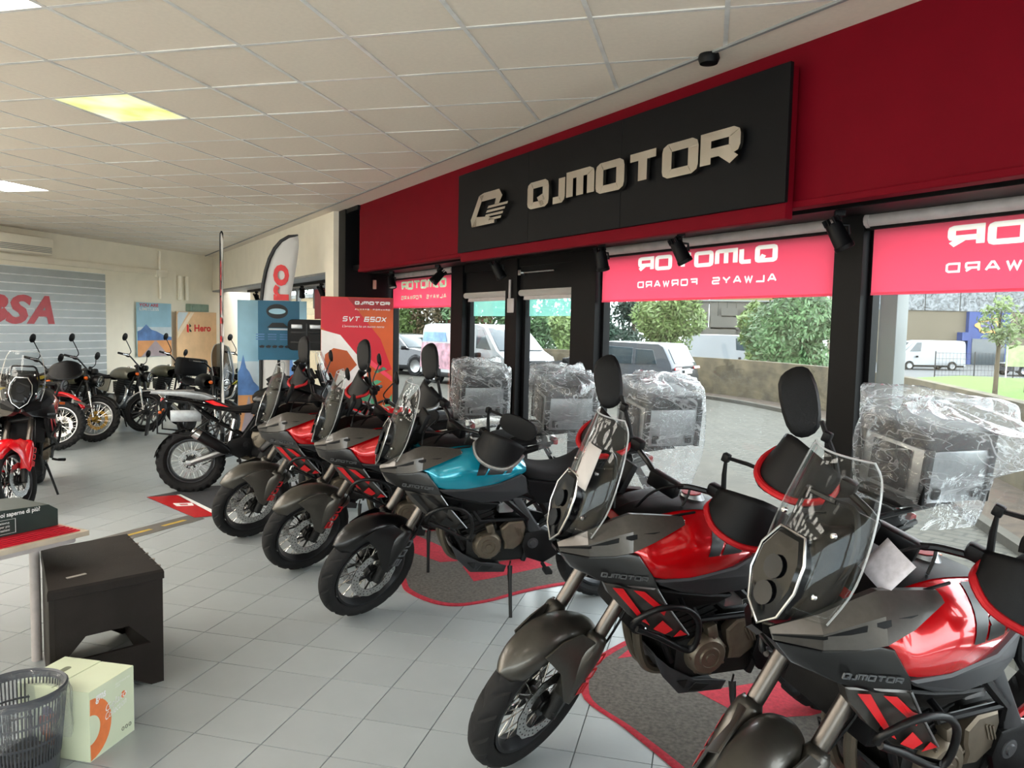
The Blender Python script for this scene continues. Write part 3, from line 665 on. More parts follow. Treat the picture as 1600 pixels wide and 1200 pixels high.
def cast_mb(r0, r1, n=7, w_=.05):
    mb = MB()
    for k in range(n):
        for da in (-.17, .17):
            a = 2 * pi * k / n; R = Matrix.Rotation(-(a + da), 3, 'Y'); L = r1 - r0
            mb.box(R @ Vector((r0 + L / 2, 0, 0)), (L + .02, w_ * .55, .022), R, b=.004)
    return mb
def disc_mb(r0, r1, y, n=48):
    mb = MB(); rg = []
    for r, yy in ((r0, y - .0025), (r1, y - .0025), (r1, y + .0025), (r0, y + .0025)):
        rg.append([Vector(((r + (.0035 * sin(k * pi / 2) if r == r1 else 0)) * cos(2 * pi * k / n), yy, (r + (.0035 * sin(k * pi / 2) if r == r1 else 0)) * sin(2 * pi * k / n))) for k in range(n)])
    mb.loft(rg, closed=True)
    return mb
def holes_mb(r0, r1, y, n=30):
    mb = MB()
    for k in range(n):
        a = 2 * pi * k / n
        for q, r in enumerate((r0 + (r1 - r0) * .3, r0 + (r1 - r0) * .72)):
            b = a + q * pi / n
            for s in (-.0031, .0031): mb.lathe([(.0038, 0), (.0001, 0)], (r * cos(b), y + s, r * sin(b)), (0, 1, 0), 6, cap=False)
    return mb
def carrier_mb(r0, r1, y, n=6):
    mb = MB()
    for k in range(n):
        a = 2 * pi * k / n; R = Matrix.Rotation(-a, 3, 'Y'); mb.box(R @ Vector(((r0 + r1) / 2, y, 0)), (r1 - r0 + .02, .004, .013), R)
    return mb.lathe([(r0 + .006, -.003), (r0 + .006, .003)], (0, y, 0), (0, 1, 0), 20)
def wheel(root, name, X, R, wd, rim, style='road', spoked=True, disc=.155, dy=.07, both=True, rimm=None, spm=None, hubm=None, discm=None):
    """wheel > tyre, spokes, hub, brake_disc"""
    o = rim_mb(rim, wd * .72).xf(X).build(name, rimm or m_alu, root)
    tyre(R, wd, rim, style).xf(X).build('tyre', m_rubber, o, angle=30)
    if spoked: spokes_mb(.045, rim - .018, .035).xf(X).build('spokes', spm or m_steel, o)
    else: cast_mb(.04, rim - .015).xf(X).build('spokes', spm or m_grey, o)
    mb = MB().lathe([(.0, -.075), (.03, -.075), (.034, -.06), (.052, -.045), (.05, -.03), (.03, -.02), (.03, .02), (.05, .03), (.052, .045), (.034, .06), (.03, .075), (0, .075)], ax=(0, 1, 0), n=20); mb.xf(X).build('hub', hubm or m_engine, o)
    if disc:
        for s in ((1, -1) if both else (1,)):
            mb = disc_mb(disc * .68, disc, s * dy); d = mb.xf(X).build('brake_disc', discm or m_steel, o)
            holes_mb(disc * .68, disc, s * dy).merge(carrier_mb(.045, disc * .7, s * dy)).xf(X).build('disc_carrier', m_frame, o)
    return o
def mirror_head(mb, c, ax, up, w_=.24, h=.125, t=.03):
    """six-cornered mirror: ax along its length, up across it"""
    ax = Vector(ax).normalized(); nn = ax.cross(Vector(up)).normalized(); up = nn.cross(ax); c = Vector(c)
    o = [(-.5, -.12), (-.38, .38), (.1, .5), (.46, .34), (.5, -.1), (.3, -.5), (-.3, -.46)]
    rings = []
    for k, s in ((-.5, .55), (-.42, .86), (0, 1), (.38, .97), (.42, .9)): rings.append([c + ax * (a * w_ * s) + up * (b_ * h * s) + nn * (k * t) for a, b_ in spline2(o)])
    return mb.loft(rings)
def spline2(o, n=3): return [(p.x, p.y) for p in spline([(a, b_, 0) for a, b_ in o], n, True)]
# ---------------------------------------------------------------- the middleweight adventure bike that fills the right of the room
STEER = radians(31)
def make_adv(STEER):
    root = thing('motorcycle', 'x', 'motorcycle', (0, 0, 0), 0, 'adventure motorcycles parked along the glazing')
    B = lambda mb, n, m, p=root, **k: mb.build(n, m, p, **k)
    ax = Vector((-sin(radians(28)), 0, cos(radians(28)))); pv = Vector((.40, 0, 1.02))
    ST = Matrix.Translation(pv) @ Matrix.Rotation(STEER, 4, ax) @ Matrix.Translation(-pv)
    AX = Vector((.85, 0, .335)); RX = Vector((-.745, 0, .322))
    # wheels
    fw = wheel(root, 'front_wheel', ST @ Matrix.Translation(AX), .335, .12, .243, 'road', True, .158, .066, rimm=m_rim)
    rw = wheel(root, 'rear_wheel', Matrix.Translation(RX), .322, .155, .222, 'road', True, .125, -.085, False, m_rim)
    MB().lathe([(.0, -.004), (.095, -.004), (.10, 0), (.095, .004), (0, .004)], (RX.x, .095, RX.z), (0, 1, 0), 30).build('sprocket', m_steel, rw)
    # fork
    d = Vector((.445 - .85, 0, 1.03 - .335)).normalized(); top = AX + d * .815; mid = AX + d * .36
    for s in (1, -1):
        y = Vector((0, s * .108, 0)); mb = MB(); mb.tube([mid + y, top + y], .0285, 16); mb.lathe([(.031, 0), (.031, .02)], top + y, d, 14); f = B(mb.xf(ST), 'fork_tube', m_fork)
        mb = MB(); mb.tube([AX + d * .05 + y * .9, mid + d * .02 + y], .021, 12); mb.xf(ST).build('stanchion', m_steel, f)
        mb = MB(); mb.tube([AX + y * .9 + Vector((-.0, 0, -.03)), AX + d * .10 + y * .92], .03, 10); mb.box(AX + y * .72 + Vector((-.085, 0, .05)), (.055, .035, .10), (radians(-25), 'Y'), b=.008); mb.xf(ST).build('caliper', m_engine, f)
    mb = MB()
    for q in (.775, .605):
        c = AX + d * q; mb.box(c + Vector((-.012, 0, 0)), (.075, .28, .035), (radians(-25), 'Y'), b=.01)
    mb.cyl(AX + Vector((0, -.125, 0)), AX + Vector((0, .125, 0)), .011, n=10); B(mb.xf(ST), 'fork_yoke', m_engine)
    # front fender: crown over the tyre and two guards wrapped round the fork legs
    rows = []
    for q, ang in enumerate((148, 132, 116, 98, 80, 64, 52, 45)):
        a = radians(ang); w2 = (.066, .075, .082, .086, .084, .076, .06, .032)[q]; R0 = .352 + (.012, .008, .006, .012, .02, .022, .016, .008)[q]; row = []
        for yy, dr in ((-1, -.07), (-1, -.03), (-.82, .0), (-.45, .018), (0, .026), (.45, .018), (.82, 0), (1, -.03), (1, -.07)):
            r = R0 + dr; row.append((AX.x + r * cos(a), yy * w2, AX.z + r * sin(a)))
        rows.append(row)
    S = Surf(rows); mb = S.mesh(28, 24); fe = B(mb.xf(ST), 'front_fender', m_fend, fixn=False)
    so = fe.modifiers.new('thick', 'SOLIDIFY'); so.thickness = .004
    for s in (1, -1):
        mb = MB(); rings = []
        for q, rr, wf, off in ((.375, .029, .0, .0), (.355, .040, .02, .01), (.30, .047, .035, .018), (.24, .046, .035, .016), (.17, .042, .025, .012), (.09, .036, .012, .004)):
            c = AX + d * q + Vector((.012 + off * .4, s * .112, .005)); fwd = Vector((d.z, 0, -d.x)); ring = []
            for a in range(-110, 111, 20):
                A = radians(a); ring.append(c + fwd * ((rr + wf * .35) * cos(A) - wf * .25) + Vector((0, 1, 0)) * (rr * sin(A)))
            rings.append(ring)
        mb.loft(rings, cap=False, ringclosed=False); o = mb.xf(ST).build('fork_guard', m_fend, fe, fixn=False); so = o.modifiers.new('thick', 'SOLIDIFY'); so.thickness = .004
        # web joining crown and guard
        mb = MB(); P = [AX + Vector((.34 * cos(radians(a)), s * .084, .34 * sin(radians(a)))) for a in (120, 105, 90, 74)]; Q = [AX + d * q + Vector((.02, s * .15, 0)) for q in (.44, .40, .34, .26)]
        P2 = [AX + d * .42 + Vector((-.03, s * .10, .0)), AX + Vector((.30 * cos(radians(100)), s * .105, .33 * sin(radians(100)))), AX + Vector((.345 * cos(radians(75)), s * .09, .345 * sin(radians(75)))), AX + Vector((.36 * cos(radians(62)), s * .075, .36 * sin(radians(62)))), AX + Vector((.3, s * .11, .21)), AX + Vector((.17, s * .14, .19)), AX + d * .2 + Vector((.06, s * .15, -.01)), AX + d * .1 + Vector((.03, s * .148, 0)), AX + d * .1 + Vector((-.015, s * .145, 0)), AX + d * .26 + Vector((-.03, s * .142, 0))]
        P2 = [AX + Vector((-.13, s * .135, .325)), AX + Vector((-.07, s * .105, .372)), AX + Vector((.03, s * .093, .37)), AX + Vector((.12, s * .088, .335)), AX + Vector((.05, s * .13, .25)), AX + Vector((.01, s * .15, .10)), AX + Vector((-.035, s * .152, .06)), AX + Vector((-.085, s * .152, .10)), AX + Vector((-.145, s * .152, .22))]
        mb.panel(P2, (0, s, 0), .006, .004); mb.xf(ST).build('fender_side', m_fend, fe)
        L, wt = techno('600', .05, .055, .012, .012, .25); mb = MB(); e1 = (d * 1).normalized(); e2 = Vector((d.z, 0, -d.x)) * s
        for ch, q in L: quads3(mb, q, AX + Vector((-.055 if s > 0 else -.01, s * .158, .105)) , e1, -e2 * s if s > 0 else e2, (0, s, 0), .0015)
        mb.xf(ST).build('lettering', m_decal, fe, smooth=False)
    # cockpit and headlight
    cow = []
    for x, z, w_, h in ((.79, 1.0, .02, .015), (.775, 1.08, .10, .05), (.755, 1.16, .12, .07), (.725, 1.235, .115, .085), (.70, 1.285, .085, .07), (.69, 1.30, .05, .03)):
        cow.append([(x - .10 * (1 - cos(a)) * .9 - .02, w_ * sin(a), z) for a in [radians(q) for q in range(-105, 106, 15)]])
    S = Surf(cow); mb = S.mesh(14, 24); B(mb, 'front_cowl', m_black, fixn=False).modifiers.new('thick', 'SOLIDIFY').thickness = .006
    hx = [(.796, 0, .995), (.786, .062, 1.045), (.766, .092, 1.13), (.742, .088, 1.21), (.716, .05, 1.275), (.716, -.05, 1.275), (.742, -.088, 1.21), (.766, -.092, 1.13), (.786, -.062, 1.045)]
    mb = MB(); mb.panel([Vector(p) + Vector((.004, 0, 0)) for p in hx], (.95, 0, .3), .05, .016); hl = B(mb, 'headlight', m_lens)
    mb = MB(); mb.tube([Vector(p) + Vector((.008, 0, .002)) for p in hx], .0045, 6, closed=True); mb.build('headlight_rim', m_steel, hl)
    mb = MB()
    for z in (1.09, 1.17): mb.lathe([(.0, 0), (.028, .006), (.036, .012), (.036, .016)], (.797 - (z - 1.05) * .28, 0, z), (.95, 0, .3), 16)
    mb.build('projector', m_lens2, hl)
    mb = MB().box((.53, 0, 1.27), (.03, .2, .13), (radians(-25), 'Y'), b=.01); mb.box((.60, 0, 1.24), (.12, .16, .05), b=.01); B(mb, 'instrument_panel', m_black); mb = MB()
    for s in (1, -1): mb.tube(spline([(.70, s * .10, 1.12), (.62, s * .13, 1.22), (.60, s * .10, 1.36), (.63, s * .05, 1.38)], 4), .009, 6)
    mb.tube([(.63, -.05, 1.38), (.63, .05, 1.38)], .009, 6); B(mb, 'screen_bracket', m_frame)
    # windscreen
    wr = []
    for x, z, w_, sw in ((.772, 1.06, .155, .085), (.742, 1.16, .178, .10), (.708, 1.27, .178, .10), (.668, 1.38, .162, .09), (.632, 1.47, .140, .07), (.618, 1.515, .112, .05)):
        wr.append([(x + .012 - sw * (yy * yy), yy * w_, z) for yy in (-1, -.8, -.5, -.2, 0, .2, .5, .8, 1)])
    S = Surf(wr); mb = S.mesh(16, 18); ws = B(mb, 'windscreen', m_screen, fixn=False); ws.modifiers.new('thick', 'SOLIDIFY').thickness = .004
    ed = [S.at(u / 16, 0) for u in range(17)] + [S.at(1, v / 12) for v in range(1, 13)] + [S.at(1 - u / 16, 1) for u in range(1, 17)]
    MB().tube(ed, .0032, 6).build('screen_edge', m_edge, ws)
    mb = MB()
    for y, z in ((.12, 1.13), (-.12, 1.13), (.10, 1.30), (-.10, 1.30)): mb.lathe([(0, .012), (.008, .01), (.009, 0), (0, 0)], (.745 - (z - 1.13) * .33 - .02, y, z), (.95, 0, .3), 10)
    mb.build('screen_bolt', m_steel, ws)
    # wings beside the headlight, in titanium paint
    for s in (1, -1):
        f = lambda P: [(p[0], s * p[1], p[2]) for p in P]
        A = [(.785, .035, 1.0), (.70, .12, 1.075), (.60, .158, 1.135), (.545, .168, 1.155), (.43, .176, 1.146), (.318, .178, 1.134)]; Cn = [(.785, .045, .985), (.71, .16, 1.035), (.61, .205, 1.085), (.55, .215, 1.10), (.43, .218, 1.112), (.32, .20, 1.124)]
        D = [(.775, .05, .965), (.70, .16, .985), (.615, .215, 1.005), (.56, .248, 1.03), (.47, .25, 1.066), (.325, .216, 1.114)]
        S = Surf([f(A), f(Cn), f(D)]); mb = MB()
        rings = [[Vector(p) for p in r] for r in (f(A), f(Cn), f(D))]; I = [[(p[0], p[1] * .86, p[2] - .004) for p in r] for r in (f(D), f(A))]
        mb.loft([rings[0], rings[1], rings[2], [Vector(q) for q in I[0]], [Vector(q) for q in I[1]]], closed=True, ringclosed=False); mb.f = [q for q in mb.f]
        wg = B(mb, 'side_wing', m_silver, angle=18)
        ov = Vector((.0, s * .0015, .0004)); LP = lambda i, q: rings[1][i].lerp(rings[2][i], q) + ov
        mb = MB().loft([[LP(0, .1), LP(1, .12), LP(2, .12), LP(3, .14), LP(4, .3)], [LP(0, .3), LP(1, .34), LP(2, .36), LP(3, .40), LP(4, .34)]], ringclosed=False); mb.build('wing_recess', m_black, wg, fixn=False)
        mb = MB().lathe([(0, .006), (.008, .005), (.011, 0), (0, 0)], (.325, s * .185, 1.117), (0, s, .6), 10); mb.box((.325, s * .182, 1.114), (.03, .018, .018), b=.003); mb.build('wing_bolt', m_steel, wg)
        # black panel under the wing, with the maker's name
        P = f([(.775, .05, .96), (.70, .155, .98), (.615, .21, 1.0), (.575, .232, 1.02), (.535, .25, 1.015), (.462, .26, .92), (.43, .25, .86), (.56, .235, .875), (.67, .205, .905), (.75, .10, .92)])
        bp = B(MB().panel(P, (0, s, 0), .05, .004), 'lower_fairing', m_gloss)
        L, wt = techno('QJMOTOR', .019, .026, .0042, .003, .2, SW); k = .185 / wt; mb = MB(); e = Vector((-.176, .048, -.015)).normalized() if s > 0 else Vector((.176, .048, .015)).normalized(); o0 = Vector((.672, .2115, .925)) if s > 0 else Vector((.498, -.259, .910))
        for ch, q in L: quads3(mb, [[(a * k, z) for a, z in p] for p in q], o0, e, UP, (0, s, 0), .0035)
        mb.build('lettering', m_ltext, bp, smooth=False)
        # radiator shroud with slanted stripes
        P = f([(.655, .214, .897), (.445, .252, .874), (.395, .256, .80), (.275, .25, .655), (.33, .244, .645), (.44, .235, .68), (.545, .222, .76), (.63, .212, .85)])
        sh = B(MB().panel(P, (0, s, 0), .03, .006), 'radiator_shroud', m_silver); mb = MB()
        for q in ([(.628, .228, .885), (.585, .234, .88), (.455, .243, .715), (.49, .238, .735)], [(.545, .244, .874), (.50, .252, .868), (.405, .259, .76), (.395, .259, .795), (.43, .258, .81)], [(.44, .2475, .70), (.405, .252, .735), (.355, .254, .69), (.385, .249, .672)], [(.345, .2495, .655), (.32, .2535, .685), (.285, .2525, .66)]):
            mb.prism([Vector(p) + Vector((0, s * .0075, 0)) for p in f(q)], (0, s * .0015, 0))
        mb.build('stripe', m_decal, sh, smooth=False, kind='stuff')
        mb = MB(); mb.tube([Vector(p) + Vector((0, s * .006, 0)) for p in f([(.445, .252, .874), (.395, .256, .80), (.275, .25, .655)])], .004, 6); mb.build('shroud_edge', m_alu, sh)
        # grey trim under the tank
        P = f([(.43, .252, .885), (.46, .26, .912), (.30, .262, .908), (.085, .245, .928), (-.07, .20, .965), (-.11, .175, .935), (-.135, .165, .835), (.0, .205, .80), (.18, .232, .808), (.33, .25, .845)])
        B(MB().panel(P, (0, s, 0), .03, .008), 'side_trim', m_grey)
        P = f([(.33, .245, .845), (.18, .228, .81), (.06, .215, .79), (.1, .19, .745), (.25, .2, .74), (.40, .22, .80), (.42, .235, .86)]); B(MB().panel(P, (0, s, 0), .03, .008), 'inner_trim', m_black)
        # frame plates and swing arm pivot
        P = f([(-.02, .165, .805), (-.09, .168, .80), (-.185, .178, .655), (-.235, .178, .585), (-.245, .178, .50), (-.20, .178, .47), (-.155, .178, .56), (-.12, .172, .68)]); B(MB().panel(P, (0, s, 0), .03, .01), 'frame_plate', m_grey)
        P = f([(-.13, .185, .57), (-.24, .185, .585), (-.36, .19, .55), (-.42, .19, .46), (-.33, .19, .40), (-.26, .19, .36), (-.15, .185, .40), (-.11, .185, .48)]); fp = B(MB().panel(P, (0, s, 0), .02, .006), 'footpeg_plate', m_black)
        mb = MB().lathe([(0, .012), (.018, .012), (.022, .006), (.035, .004), (.036, 0), (0, 0)], (-.18, s * .19, .50), (0, s, 0), 16); mb.build('pivot_cap', m_grey, fp)
        mb = MB(); mb.tube([(-.255, s * .185, .355), (-.26, s * .225, .345), (-.26, s * .30, .34)], .012, 8); mb.box((-.26, s * .275, .345), (.05, .075, .026), b=.008); mb.build('footpeg', m_rubber, fp)
    # tank
    st = [(.56, [(0, 1.085), (.08, 1.08), (.145, 1.065), (.19, 1.04), (.205, 1.015), (.185, .99)]), (.50, [(0, 1.115), (.09, 1.108), (.165, 1.088), (.222, 1.052), (.25, .995), (.235, .945)]),
          (.44, [(0, 1.135), (.10, 1.128), (.172, 1.098), (.228, 1.045), (.262, .975), (.25, .915)]), (.30, [(0, 1.15), (.10, 1.145), (.185, 1.115), (.245, 1.06), (.270, .985), (.258, .905)]),
          (.17, [(0, 1.145), (.10, 1.135), (.175, 1.105), (.235, 1.05), (.258, .985), (.248, .915)]), (.04, [(0, 1.115), (.09, 1.108), (.155, 1.08), (.208, 1.035), (.228, .98), (.218, .93)]),
          (-.06, [(0, 1.075), (.075, 1.07), (.13, 1.05), (.172, 1.018), (.186, .985), (.18, .955)]), (-.115, [(0, 1.03), (.06, 1.028), (.105, 1.015), (.14, .995), (.15, .98), (.145, .965)])]
    rows = [[(x, y, z) for y, z in pr] for x, pr in st]; S = Surf(rows); mb = S.mesh(26, 16); mb.mirror(); tank = B(mb, 'fuel_tank', m_red, angle=60)
    mb = MB()
    for a, b_, c, dd in (((.57, .30), (.665, .30), (.56, .78), (.50, .78)), ((.79, .40), (.85, .40), (.76, .78), (.715, .78)), ((.70, .34), (.765, .34), (.705, .50), (.665, .50)), ((.60, .60), (.70, .50), (.72, .56), (.62, .76)), ((.60, .66), (.71, .68), (.69, .78), (.575, .78))):
        S.decal(mb, a, b_, c, dd, -.003)
    mb.mirror(); mb.build('stripe', m_dk, tank, fixn=False, kind='stuff')
    mb = MB(); S.decal(mb, (.08, .0), (.93, .0), (.93, .22), (.08, .30), -.004, 14); mb.mirror(); mb.build('tank_pad', m_black, tank, fixn=False)
    mb = MB().lathe([(0, .03), (.03, .03), (.045, .026), (.052, .012), (.058, .0), (0, 0)], (.17, 0, 1.138), (.05, 0, 1), 24); cap = mb.build('tank_cap', m_alu, tank)
    MB().lathe([(.0, .0315), (.042, .0312), (.042, .029)], (.17, 0, 1.138), (.05, 0, 1), 20).build('cap_insert', m_redp, cap)
    # seat
    rows = []
    for x, zt, w_, zb in ((-.07, 1.02, .085, .95), (-.14, .995, .125, .90), (-.27, .965, .155, .89), (-.40, .97, .165, .90), (-.50, 1.005, .16, .93), (-.56, 1.045, .15, .95), (-.70, 1.06, .145, .98), (-.88, 1.055, .125, .995), (-.95, 1.03, .09, 1.0)):
        rows.append([(x, 0, zt), (x, w_ * .55, zt - .004), (x, w_ * .88, zt - .022), (x, w_, zt - .05), (x, w_ * .98, zb), (x, w_ * .5, zb - .01)])
    S = Surf(rows); mb = S.mesh(28, 12); mb.mirror(); B(mb, 'seat', m_seat, angle=60)
    # tail, sub frame, rack
    mb = MB()
    for s in (1, -1):
        mb.tube([(-.22, s * .165, .60), (-.46, s * .165, .74), (-.74, s * .15, .95)], .013, 8); mb.tube([(-.46, s * .165, .74), (-.38, s * .165, .875)], .011, 8)
    B(mb, 'rear_subframe', m_sub); mb = MB()
    for s in (1, -1): mb.tube(spline([(-.08, s * .15, .86), (-.35, s * .165, .87), (-.70, s * .15, .95), (-.98, s * .11, 1.0)], 4), .014, 8)
    B(mb, 'seat_rail', m_frame); mb = MB()
    for s in (1, -1): mb.panel([(-.12, s * .172, .92), (-.30, s * .182, .90), (-.60, s * .165, .945), (-.95, s * .12, 1.005), (-.97, s * .115, .975), (-.60, s * .162, .875), (-.36, s * .178, .775), (-.20, s * .18, .76), (-.14, s * .175, .83)], (0, s, 0), .02, .008)
    B(mb, 'tail_panel', m_black); mb = MB()
    for s in (1, -1): mb.tube(spline([(-.60, s * .17, 1.0), (-.64, s * .185, 1.06), (-.80, s * .18, 1.085), (-1.05, s * .14, 1.095), (-1.12, s * .08, 1.095)], 4), .013, 8)
    mb.box((-.98, 0, 1.09), (.34, .27, .012), b=.004); mb.tube([(-1.12, -.08, 1.095), (-1.12, .08, 1.095)], .013, 8); B(mb, 'luggage_rack', m_black)
    mb = MB().box((-1.02, 0, .99), (.04, .13, .05), b=.012); B(mb, 'tail_light', m_redlens)
    mb = MB().panel([(-.92, -.06, .98), (-.92, .06, .98), (-1.10, .075, .72), (-1.12, .07, .66), (-1.12, -.07, .66), (-1.10, -.075, .72)], (-.8, 0, .4), .012, .003)
    for s in (1, -1):
        mb.tube([(-1.02, s * .04, .86), (-1.03, s * .17, .87)], .008, 6)
    pl = B(mb, 'plate_holder', m_black)
    for s in (1, -1): MB().box((-1.03, s * .20, .87), (.03, .06, .03), b=.008).build('turn_signal', m_orange, pl)
    mb = MB(); mb.grid(lambda u, v: Vector((RX.x + (.36 + .0) * cos(radians(60 + 110 * u)), -.075 + .15 * v, RX.z + .35 * sin(radians(60 + 110 * u)))), 10, 3); o = B(mb, 'rear_hugger', m_black, fixn=False); o.modifiers.new('thick', 'SOLIDIFY').thickness = .005
    # swing arm, chain, exhaust
    mb = MB()
    for s in (1, -1):
        mb.tube([(-.17, s * .11, .50), (-.45, s * .115, .42), (RX.x, s * .115, RX.z)], [.04, .036, .03], 8); mb.box((RX.x, s * .115, RX.z), (.10, .022, .05), b=.006)
    mb.box((-.33, 0, .46), (.08, .22, .05), b=.01); mb.cyl((RX.x, -.13, RX.z), (RX.x, .13, RX.z), .012, n=8); B(mb, 'swing_arm', m_alu); mb = MB()
    ch = [(-.13, .10, .565), (RX.x, .098, RX.z + .098)] + [(RX.x - .098 * cos(a), .098, RX.z + .098 * sin(a)) for a in (.8, 0, -.8)] + [(RX.x, .098, RX.z - .098), (-.13, .10, .49)]
    mb.tube(ch, .008, 5, closed=True); B(mb, 'drive_chain', m_steel); mb = MB()
    for y in (-.055, .055): mb.tube(spline([(.28, y, .72), (.375, y, .69), (.39, y * .9, .56), (.33, y * .7, .40), (.20, y * .5 - .03, .34), (.02, -.09, .33)], 5), .021, 8)
    mb.tube(spline([(.02, -.09, .33), (-.20, -.13, .36), (-.36, -.17, .45)], 5), .024, 8); B(mb, 'exhaust_pipe', m_bronze); mb = MB()
    mb.lathe([(.0, 0), (.03, 0), (.052, .04), (.058, .12), (.058, .36), (.05, .42), (.03, .425), (.03, .40), (0, .40)], (-.34, -.17, .44), (-.88, -.08, .44), 18); B(mb, 'muffler', m_alu)
    # engine
    mb = MB().box((.03, 0, .47), (.44, .28, .23), b=.04); mb.box((-.10, 0, .58), (.2, .24, .14), b=.03); mb.box((.165, 0, .645), (.2, .27, .22), (radians(18), 'Y'), b=.02)
    for k in range(5): mb.box((.165 + .006 * k, 0, .585 + .032 * k), (.225, .285, .008), (radians(18), 'Y'))
    mb.box((.225, 0, .80), (.2, .26, .12), (radians(18), 'Y'), b=.03); en = B(mb, 'engine', m_engine)
    for s in (1, -1):
        mb = MB().lathe([(0, .062), (.02, .062), (.022, .056), (.04, .055), (.042, .06), (.046, .06), (.05, .052), (.074, .05), (.088, .036), (.094, .0), (.0, 0)], (.113, s * .142, .493), (0, s, 0), 28)
        for k in range(7):
            a = k * 2 * pi / 7; mb.lathe([(0, .042), (.006, .042), (.007, .03), (0, .03)], (.113 + .085 * cos(a), s * .142, .493 + .085 * sin(a)), (0, s, 0), 8)
        mb.box((.10, s * .155, .60), (.05, .05, .07), (.3, 'Y'), b=.01); mb.build('engine_cover', m_bronze, en)
        mb = MB().panel([(.02, s * .168, .545), (.03, s * .168, .60), (-.02, s * .165, .64), (-.115, s * .165, .645), (-.135, s * .165, .60), (-.125, s * .165, .50), (-.06, s * .165, .455), (.0, s * .165, .46), (-.0, s * .168, .505)], (0, s, 0), .04, .01)
        for k in range(3): mb.box((-.075 - .018 * k, s * .172, .575 - .006 * k), (.006, .01, .07), (.5, 'Y'))
        mb.build('sprocket_cover', m_bronze, en)
        mb = MB()
        mb.box((.0, s * .13, .74), (.10, .06, .08), b=.01); mb.cyl((.04, s * .15, .76), (.10, s * .15, .80), .022, n=10); mb.build('throttle_body', m_alu, en)
    mb = MB().box((.43, 0, .77), (.05, .36, .28), (radians(-12), 'Y'), b=.01); B(mb, 'radiator', m_black)
    mb = MB()
    for s in (1, -1):
        mb.tube([(.42, s * .05, 1.0), (.30, s * .16, .86), (.02, s * .17, .80), (-.14, s * .165, .66), (-.17, s * .15, .50), (-.14, s * .13, .36)], .019, 8); mb.tube([(.40, s * .05, .90), (.34, s * .14, .62), (.26, s * .13, .46)], .016, 8); mb.tube([(.30, s * .16, .86), (.17, s * .165, .66), (-.14, s * .165, .66)], .014, 8)
        mb.tube(spline([(.38, s * .09, 1.12), (.50, s * .13, 1.06), (.42, s * .14, .95), (.3, s * .1, .86)], 5), .006, 5)
    B(mb, 'frame', m_frame); mb = MB()
    mb.panel([(.345, s_, .50) for s_ in (.13, -.13)] + [(.215, -.14, .312), (.215, .14, .312)], (.8, 0, -.6), .005, .003); mb.panel([(.21, .14, .306), (.21, -.14, .306), (-.02, -.12, .282), (-.02, .12, .282)], (0, 0, -1), .005, .003)
    for s in (1, -1): mb.panel([(.35, s * .13, .505), (.30, s * .145, .40), (.21, s * .142, .306), (-.02, s * .122, .28), (-.03, s * .135, .33), (.06, s * .15, .36), (.15, s * .155, .375), (.27, s * .15, .44)], (0, s, 0), .006, .003)
    sk = B(mb, 'skid_plate', m_grey); mb = MB()
    for s in (1, -1):
        mb.panel([(.18, s * .153, .375), (.235, s * .153, .375), (.19, s * .15, .33)], (0, s, 0), .001, .001); mb.panel([(.14, s * .152, .355), (.06, s * .146, .335), (.10, s * .142, .305), (.17, s * .146, .315)], (0, s, 0), .001, .001)
    for i in range(4):
        for j in range(3): mb.box((.325 - .028 * i, -.07 + .07 * j, .477 - .04 * i), (.012, .045, .012), (.6, 'Y'))
    mb.build('plate_slot', m_dk, sk, smooth=False, kind='stuff'); mb = MB()
    for s in (1, -1):
        cb = B(MB().tube(spline([(.525, s * .245, .715), (.50, s * .275, .775), (.43, s * .292, .808), (.33, s * .295, .795), (.265, s * .292, .74), (.25, s * .285, .66), (.262, s * .275, .605), (.30, s * .268, .60), (.42, s * .258, .665)], 4, True), .0125, 10), 'crash_bar', m_frame); mb = MB()
        mb.tube([(.33, s * .292, .79), (.30, s * .16, .82)], .011, 8); mb.tube([(.27, s * .278, .61), (.22, s * .14, .52)], .011, 8); mb.tube([(.51, s * .255, .735), (.44, s * .14, .78)], .011, 8)
        mb.build('bar_mount', m_frame, cb, kind='stuff')
    # side stand
    mb = MB(); mb.tube([(-.05, .15, .335), (-.045, .185, .25), (-.04, .285, -.03)], [.017, .013, .011], 8); mb.box((-.04, .288, -.035), (.07, .05, .012), (radians(-8), 'X'), b=.003); mb.tube(spline([(-.05, .155, .37), (-.035, .17, .28), (-.05, .21, .18)], 4), .005, 6); B(mb, 'side_stand', m_frame)
    SB = ST @ Matrix.Translation((-.06, 0, .085))
    # handlebar group, turned with the fork
    mb = MB(); bar = spline([(.26, -.43, 1.18), (.31, -.26, 1.19), (.36, -.12, 1.175), (.375, -.05, 1.15), (.375, .05, 1.15), (.36, .12, 1.175), (.31, .26, 1.19), (.26, .43, 1.18)], 5)
    mb.tube(bar, .0125, 8); mb.box((.375, 0, 1.13), (.05, .14, .07), b=.01); hb = B(mb.xf(SB), 'handlebar', m_frame)
